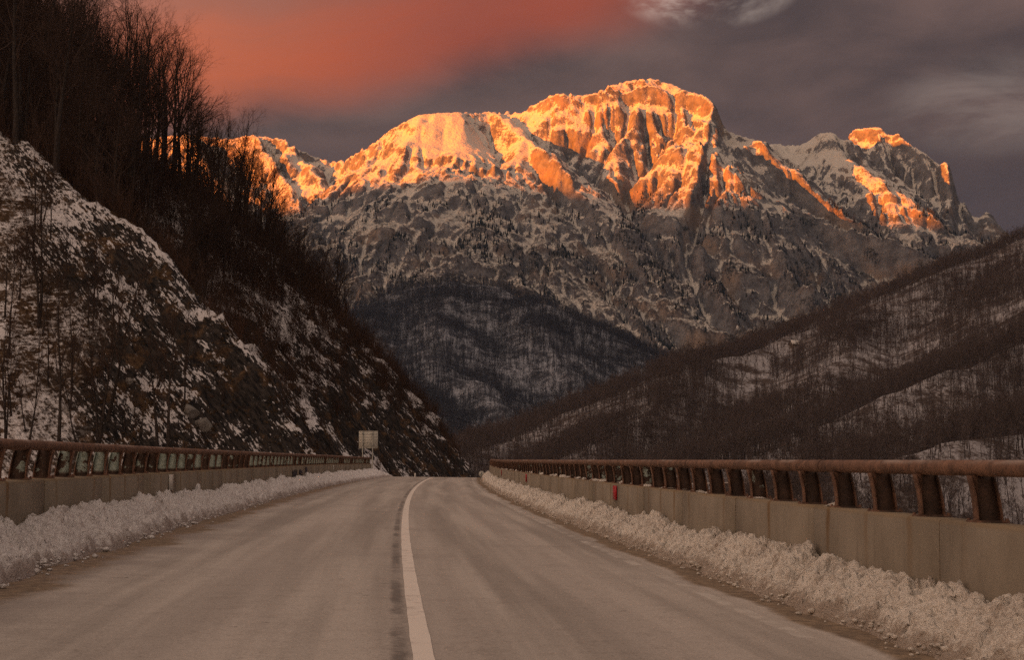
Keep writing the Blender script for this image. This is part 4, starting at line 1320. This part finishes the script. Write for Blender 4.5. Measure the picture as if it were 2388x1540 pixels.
for k, i in enumerate(seen):
    u, hpx = wpq[i, 0], wh1[i] / wy1[i] * FPX
    size = "tall" if hpx > 330 else ("medium-sized" if hpx > 200 else ("small" if hpx > 90 else "low scrubby"))
    if u > 420 and wy1[i] > 185:
        lab = size + " bare tree on the far rock spur" + (" against the orange peak" if u < 640 else " above the road bend")
    elif u < 120:
        lab = size + " bare tree in the dark wood at the extreme upper left corner"
    elif u < 420:
        lab = size + " bare tree in the dark wood above the snowy slope's ridge"
    else:
        lab = size + " bare tree in the brushy hollow between the two rock spurs"
    tree(BIG[k % 6] if wh1[i] > 5 else SLIM[k % 5], wx1[i], wy1[i], wz1[i], wh1[i], rt.uniform(0, 6.28), lab, lab.replace("bare tree", "bare trees"))
LONE = proto("big", 131, 18.0, 0.30, 0.34, 0.52, 12, 4, twig=1.15)
slope_tree(508, 575, 330, LONE, "large spreading bare tree silhouetted alone against the orange peak", None, 1.1, "bare_tree")

# ---- geometry-node scatter for what nobody could count
def scatter(name, pts, scl, rotz, protos, label, seed=0, tilt=None):
    col = bpy.data.collections.new(name + "_pieces")
    for k, me in enumerate(protos):
        col.objects.link(bpy.data.objects.new("%s_piece_%02d" % (name, k), me))
    n = len(pts)
    me = bpy.data.meshes.new(name)
    me.vertices.add(n)
    me.vertices.foreach_set('co', np.asarray(pts, np.float32).ravel())
    rng = np.random.default_rng(seed)
    for nm, tp, val in (('scl', 'FLOAT', np.asarray(scl, np.float32)), ('rz', 'FLOAT', np.asarray(rotz, np.float32)), ('pick', 'INT', rng.integers(0, len(protos), n).astype(np.int32))):
        me.attributes.new(nm, tp, 'POINT').data.foreach_set('value', val)
    o = obj(name, me, None, kind="stuff", label=label, category="vegetation")
    ng = bpy.data.node_groups.new(name, 'GeometryNodeTree')
    ng.interface.new_socket('Geometry', in_out='INPUT', socket_type='NodeSocketGeometry')
    ng.interface.new_socket('Geometry', in_out='OUTPUT', socket_type='NodeSocketGeometry')
    N, Lk = ng.nodes, ng.links
    gi, go = N.new('NodeGroupInput'), N.new('NodeGroupOutput')
    ci = N.new('GeometryNodeCollectionInfo')
    ci.inputs['Collection'].default_value = col
    ci.inputs['Separate Children'].default_value = True
    ci.inputs['Reset Children'].default_value = True
    ip = N.new('GeometryNodeInstanceOnPoints')
    ip.inputs['Pick Instance'].default_value = True
    def attr(nm, tp):
        a = N.new('GeometryNodeInputNamedAttribute')
        a.data_type = tp
        a.inputs['Name'].default_value = nm
        return a.outputs['Attribute']
    cx = N.new('ShaderNodeCombineXYZ')
    Lk.new(attr('rz', 'FLOAT'), cx.inputs[2])
    Lk.new(gi.outputs[0], ip.inputs['Points'])
    Lk.new(ci.outputs[0], ip.inputs['Instance'])
    Lk.new(attr('pick', 'INT'), ip.inputs['Instance Index'])
    Lk.new(cx.outputs[0], ip.inputs['Rotation'])
    Lk.new(attr('scl', 'FLOAT'), ip.inputs['Scale'])
    Lk.new(ip.outputs[0], go.inputs[0])
    o.modifiers.new('scatter', 'NODES').node_group = ng
    return o

def shrub_mesh(seed, h, n, mat, spread=0.5, r=0.012, sub=3):
    rng = np.random.default_rng(seed)
    segs = []
    for k in range(n):
        a = rng.uniform(0, 6.28)
        d = np.array([math.cos(a) * spread * rng.random(), math.sin(a) * spread * rng.random(), 1.0])
        d /= np.linalg.norm(d)
        p = np.array([rng.normal(0, .12 * h * .4), rng.normal(0, .12 * h * .4), -0.1])
        L = h * rng.uniform(0.55, 1.0)
        q = p
        for i in range(3):
            d = d + rng.normal(size=3) * 0.12
            d /= np.linalg.norm(d)
            q2 = q + d * L / 3
            segs.append(np.concatenate([q, q2, [r * (1 - i / 3.3), r * (1 - (i + 1) / 3.3)]]))
            for _ in range(sub if i else 0):
                b = d + rng.normal(size=3) * 0.5
                b /= np.linalg.norm(b)
                segs.append(np.concatenate([q2 - d * L / 3 * rng.random(), q2 + b * L * 0.22, [r * .5, r * .3]]))
            q = q2
    return seg_mesh("shrub", segs, 3, mat)

def tuft_mesh(seed, h, n, mat):
    rng = np.random.default_rng(seed)
    segs = []
    for k in range(n):
        a, t = rng.uniform(0, 6.28), rng.uniform(0.15, 0.95)
        d = np.array([math.cos(a) * t, math.sin(a) * t, 1.0 - 0.4 * t])
        p = np.array([rng.normal(0, .1), rng.normal(0, .1), -0.05])
        L = h * rng.uniform(0.5, 1)
        m_ = p + d * L * 0.6
        e = m_ + (d + np.array([d[0] * .8, d[1] * .8, -0.7])) * L * 0.45
        segs += [np.concatenate([p, m_, [.016, .012]]), np.concatenate([m_, e, [.012, .004]])]
    return seg_mesh("tuft", segs, 3, mat)

def brush():
    rng = np.random.default_rng(77)
    n = 15000
    x, y = rng.uniform(-115, -8, n), rng.uniform(100, 290, n)
    d = foot_dist(x, y)
    z = LF.at(x, y)
    nrm = LF.normal(x, y, 4.0)
    pq, dep = project(np.stack([x, y, z], -1))
    front = (nrm[:, 1] < -0.30) & (y < 150)
    dens = np.where(front, 0.05 + 0.15 * (fbm(x / 6, y / 6, 2, 8) > 0.25), np.where(d > 9, 0.8, np.where(y > 205, 0.9, 0.12 + 0.3 * (fbm(x / 7, y / 7, 2, 9) > 0.1))))
    ok = (d > np.where(y > 205, -1.0, 1.2)) & (rng.random(n) < dens) & (pq[:, 0] > -120) & (pq[:, 0] < 1120) & (pq[:, 1] > -150)
    x, y, z, d = x[ok], y[ok], z[ok], d[ok]
    scl = np.where(front[ok], rng.uniform(0.3, 0.8, ok.sum()), np.clip(0.45 + d * 0.045, 0.5, 1.6) * rng.uniform(0.6, 1.15, ok.sum()))
    scatter("undergrowth", np.stack([x, y, z], -1), scl, rng.uniform(0, 6.28, len(x)),
            [shrub_mesh(i, 2.6, 12, M_BRUSH, 0.55, 0.018) for i in range(4)] + [shrub_mesh(20 + i, 3.4, 9, M_TWIG, 0.4, 0.02) for i in range(3)], "tangle of leafless red-brown brush on the cut slope")
    # dry grass tufts on the snow
    n = 26000
    x, y = rng.uniform(-75, -10, n), rng.uniform(92, 150, n)
    d = foot_dist(x, y)
    z = LF.at(x, y)
    pq, dep = project(np.stack([x, y, z], -1))
    ok = (d > -6) & (pq[:, 0] > -60) & (pq[:, 0] < 1000) & (fbm(x / 2.4, y / 2.4, 3, 61) + 0.35 * rng.random(n) > 0.16)
    scatter("dry_grass", np.stack([x[ok], y[ok], z[ok]], -1), rng.uniform(0.3, 0.8, ok.sum()), rng.uniform(0, 6.28, ok.sum()),
            [tuft_mesh(i, 0.55, 22, M_DRY) for i in range(4)] + [tuft_mesh(9, 0.6, 16, M_BRUSH)], "tufts of dry brown grass sticking out of the snow")
brush()

# ---- far woods
def far_tree(seed, H, levels=3, limbs=9, tw=0.62, thin=1.0, mats=None):
    tr, cr = grow_tree(seed, H, 0.17 * thin, 0.55, 0.32, limbs, levels, twig=tw)
    segs = np.array(tr)
    v1, q1 = tubes(segs, 4)
    c = np.array(cr)
    c[:, 6:] = np.maximum(c[:, 6:], 0.028)
    v2, q2 = tubes(c, 3)
    me = mesh_np("far_tree", np.concatenate([v1, v2]), np.concatenate([q1, q2 + len(v1)]), smooth=True)
    for m_ in mats or (M_FAR, M_FARTWIG):
        me.materials.append(m_)
    mi = np.zeros(len(me.polygons), np.int32)
    mi[len(q1):] = 1
    me.polygons.foreach_set('material_index', mi)
    return me
FAR = [far_tree(300 + i, 15.0) for i in range(5)]
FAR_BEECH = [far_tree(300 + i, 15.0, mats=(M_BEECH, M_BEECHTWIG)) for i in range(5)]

def visible(F, x, y, z, h, steps=60):
    """rough test: can the camera see the top of a tree at these points over the same hill"""
    vis = np.ones(len(x), bool)
    for t in np.linspace(0.25, 0.985, steps):
        xx, yy = EYE[0] + (x - EYE[0]) * t, EYE[1] + (y - EYE[1]) * t
        zz = EYE[2] + (z + h - EYE[2]) * t
        inside = (xx > F.xs[0]) & (xx < F.xs[-1]) & (yy > F.ys[0]) & (yy < F.ys[-1])
        vis &= ~(inside & (F.at(xx, yy) > zz))
    return vis

def wood(name, F, n, seed, h, label, dens, protos, lim=(-80, 2470)):
    rng = np.random.default_rng(seed)
    x, y = rng.uniform(F.xs[0], F.xs[-1], n), rng.uniform(F.ys[0], F.ys[-1], n)
    z = F.at(x, y)
    pq, dep = project(np.stack([x, y, z], -1))
    ok = (pq[:, 0] > lim[0]) & (pq[:, 0] < lim[1]) & (pq[:, 1] < 1330) & (z > -58)
    ok[ok] &= rng.random(ok.sum()) < dens(x[ok], y[ok], z[ok], pq[ok])
    ok[ok] &= visible(F, x[ok], y[ok], z[ok], h)
    m_ = ok.sum()
    print('SCATTER', name, m_)
    return scatter(name, np.stack([x, y, z - 0.3], -1)[ok], h / 15.0 * np.clip(rng.normal(0.92, 0.2, m_), 0.45, 1.5), rng.uniform(0, 6.28, m_), protos, label, seed)

def dens_right(x, y, z, pq):
    u, v = pq[:, 0], pq[:, 1]
    base = 0.62 + 0.4 * fbm(x / 90, y / 90, 3, 5)
    # thinner snowy strips
    def band(u0, v0, u1, v1, w_):
        t = np.clip(((u - u0) * (u1 - u0) + (v - v0) * (v1 - v0)) / ((u1 - u0) ** 2 + (v1 - v0) ** 2), 0, 1)
        return np.exp(-(((u - u0 - t * (u1 - u0)) ** 2 + (v - v0 - t * (v1 - v0)) ** 2) / w_ ** 2))
    thin = band(2388, 735, 1700, 950, 38) + band(1500, 960, 1180, 1050, 30) + 0.8 * band(2388, 590, 1900, 760, 22) + 1.2 * band(1800, 815, 1890, 805, 26) + 0.6 * band(1500, 905, 1750, 930, 25)
    return np.clip(base - 0.5 * thin, 0.06, 1)
wood("bare_forest", RT, 260000, 3, 15.0, "leafless brown forest covering the hillside across the valley", dens_right, FAR)

def dens_mid(x, y, z, pq):
    u, v = pq[:, 0], pq[:, 1]
    e = 0.50 + 0.18 * fbm(x / 220, y / 220, 3, 6)
    crest = np.exp(-((v - 690 - 0.35 * np.abs(u - 1050)) / 32) ** 2)
    dense_flank = sstep((v - 800) - 0.62 * (u - 870), -30, 60)          # the flank where the wood stands densest
    return np.clip(e + 0.6 * crest + 0.6 * dense_flank, 0.2, 1)
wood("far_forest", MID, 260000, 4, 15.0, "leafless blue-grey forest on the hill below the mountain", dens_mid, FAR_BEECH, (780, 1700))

# ---- dark pines on the ledges and ribs of the mountain
def pine_mesh(seed):
    rng = np.random.default_rng(seed)
    vs, tr = [], []
    n, H = 7, 13.0
    for l in range(6):
        z0, r = 1.2 + l * 1.9, 2.5 * (1 - l / 6.6)
        k = len(vs)
        vs.append((rng.normal(0, .15), rng.normal(0, .15), min(z0 + 3.6, H)))
        for j in range(n):
            a = 2 * math.pi * (j + rng.random() * .6) / n
            q = r * rng.uniform(0.55, 1.15)
            vs.append((q * math.cos(a), q * math.sin(a), z0 + rng.uniform(-.6, .3)))
        tr += [[k, k + 1 + j, k + 1 + (j + 1) % n] for j in range(n)]
    t0 = len(vs)
    for z, r in ((-1.5, .25), (3.0, .2)):
        vs += [(r, 0, z), (-r * .5, r * .87, z), (-r * .5, -r * .87, z)]
    tr += [[t0, t0 + 1, t0 + 4], [t0, t0 + 4, t0 + 3], [t0 + 1, t0 + 2, t0 + 5], [t0 + 1, t0 + 5, t0 + 4], [t0 + 2, t0, t0 + 3], [t0 + 2, t0 + 3, t0 + 5]]
    me = mesh_np("pine", vs, None, tr, smooth=False)
    me.materials.append(M_PINE)
    return me
M_PINE = plain("dark pine needles", (0.028, 0.034, 0.034), 0.9, 0.4, 0.4, 0.0, 0.05)

MTB = Field(-1800, 2250, 2550, 5450, 5.5)
MTB.H = blur(MT.H, 30)
def dens_mount(x, y, z, pq):
    u, v = pq[:, 0], pq[:, 1]
    g = fbm(x / 130, y / 130, 4, 404) + 0.35 * fbm(x / 30, y / 30, 2, 405)
    nz = MT.normal(x, y, 14.0)[:, 2]
    hol = (MT.at(x, y) - MTB.at(x, y)) / 14.0
    return np.where(v > 420, sstep(g + 0.35 * np.clip(hol, -1, 1), 0.08, 0.35) * sstep(nz, 0.42, 0.6) * sstep(v, 420, 520), 0.0)
def wood_mount():
    rng = np.random.default_rng(55)
    n = 80000
    x, y = rng.uniform(-1200, 1500, n), rng.uniform(2700, 4400, n)
    z = MT.at(x, y)
    pq, dep = project(np.stack([x, y, z], -1))
    ok = (pq[:, 0] > 550) & (pq[:, 0] < 2400) & (pq[:, 1] < 900) & (pq[:, 1] > 420)
    ok[ok] &= rng.random(ok.sum()) < dens_mount(x[ok], y[ok], z[ok], pq[ok])
    m_ = ok.sum()
    print('SCATTER mount', m_)
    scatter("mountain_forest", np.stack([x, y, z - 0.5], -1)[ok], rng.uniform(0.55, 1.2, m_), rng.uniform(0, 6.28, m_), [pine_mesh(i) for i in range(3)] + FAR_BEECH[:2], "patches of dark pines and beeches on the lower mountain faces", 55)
wood_mount()

# ------------------------------------------------------------------ hut and boulders
def hut():
    hit = RT.hit(1852, 809, 700, 1600, 2500)
    if hit is None:
        print("SCATTER no hut"); return
    x, y, z = hit[0], hit[1], float(RT.at(hit[0], hit[1]))
    k = y / FPX                                  # metres per picture pixel at that distance
    L, W, H, Rf = 19 * k, 12 * k, 6.5 * k, 7.5 * k
    root = obj("hut", None, loc=(x, y, z), rot=(0, 0, R(28)), label="small gabled hut with snow on its roof in a clearing", category="hut")
    a, b = L / 2, W / 2
    v = [(-a, -b, -3), (a, -b, -3), (a, b, -3), (-a, b, -3), (-a, -b, H), (a, -b, H), (a, b, H), (-a, b, H), (-a, 0, H + Rf), (a, 0, H + Rf)]
    obj("wall", mesh_np("wall", v, [[0, 1, 5, 4], [2, 3, 7, 6], [1, 2, 6, 5], [3, 0, 4, 7]], [[4, 8, 7], [5, 6, 9]], smooth=False), M_HUT, root)
    o = 0.9
    def slope(s):
        return [(-a - o, s * (b + o), H - o * Rf / b), (a + o, s * (b + o), H - o * Rf / b), (a + o, 0, H + Rf), (-a - o, 0, H + Rf)]
    vs = []
    for s_ in (-1, 1):
        q = slope(s_)
        vs.append(np.array(q + [(p[0], p[1], p[2] + 0.35) for p in q]))
    rf = obj("roof", boxes_mesh("roof", vs), M_ROOF, root)
    sn = []
    for s_, (u0, u1) in ((-1, (-1, 0.35)), (-1, (0.45, 1.0)), (1, (-0.9, 0.9))):
        q = slope(s_)
        lo = [(u * (a + o), q[0][1] * 0.94, q[0][2] + 0.46) for u in (u0, u1)]
        hi = [(u * (a + o), s_ * b * 0.12, H + Rf * 0.88 + 0.46) for u in (u1, u0)]
        c = lo + hi
        sn.append(np.array(c + [(p[0], p[1], p[2] + 0.45) for p in c]))
    for c in sn:
        obj("snow_patch", boxes_mesh("snow_patch", [c]), M_WHITE, rf)
    obj("door", boxes_mesh("door", [(-a - 0.12, -a - 0.02, -1.0, 1.0, -0.5, H * 0.75)]), M_ROOF, root)
M_HUT = plain("weathered plank wall", (0.26, 0.205, 0.15), 0.9, 0.4, 1.5)
M_ROOF = plain("dark shingle roof", (0.085, 0.062, 0.05), 0.9, 0.4, 1.5)
hut()

M_STONE = plain("grey limestone block", (0.20, 0.185, 0.165), 0.9, 0.5, 2.2)
def boulder(px, py, wpx, hpx, seed, label, tilt):
    import bmesh
    hit = LF.hit(px, py, 90, 160)
    if hit is None:
        return
    k = hit[1] / FPX
    bm = bmesh.new()
    bmesh.ops.create_icosphere(bm, subdivisions=3, radius=1.0)
    rng = np.random.default_rng(seed)
    cuts = [np.array(c) / np.linalg.norm(c) for c in rng.normal(size=(11, 3))]
    lim = rng.uniform(0.55, 0.8, 11)
    for v in bm.verts:
        p = np.array(v.co)
        for c, l in zip(cuts, lim):          # planar cuts give a blocky stone
            e = p @ c
            if e > l:
                p = p - c * (e - l)
        v.co = p * np.array([wpx * k * 0.75, wpx * k * 0.6, hpx * k * 0.75])
    me = bpy.data.meshes.new("boulder")
    bm.to_mesh(me); bm.free()
    obj("boulder", me, M_STONE, loc=(hit[0], hit[1], float(LF.at(hit[0], hit[1])) + 0.15 * hpx * k), rot=(0.2, tilt, 0.4), label=label, category="boulder")
boulder(444, 966, 34, 24, 3, "upper pale grey rock slab tilted on the snow at the foot of the cut", 0.75)
boulder(474, 996, 32, 26, 8, "lower pale grey rock slab just below the tilted one", 0.55)
boulder(300, 895, 16, 12, 5, "small dark boulder on the snowy slope between the slim trees", 0.2)

# ================================================================== HAZE
hm = bpy.data.materials.new("thin evening haze")
hm.use_nodes = True
ht = NT(hm.node_tree)
pv = ht.n('ShaderNodeVolumePrincipled', {'Color': (0.28, 0.52, 1.0), 'Density': 1.1e-5, 'Anisotropy': 0.2})
ht.t.links.new(pv.outputs[0], ht.n('ShaderNodeOutputMaterial').inputs['Volume'])
obj("haze", boxes_mesh("haze", [(-13200, 13200, -13200, 13200, -63.5, 1420)]), hm, kind="stuff", label="thin blue evening haze filling the valley")
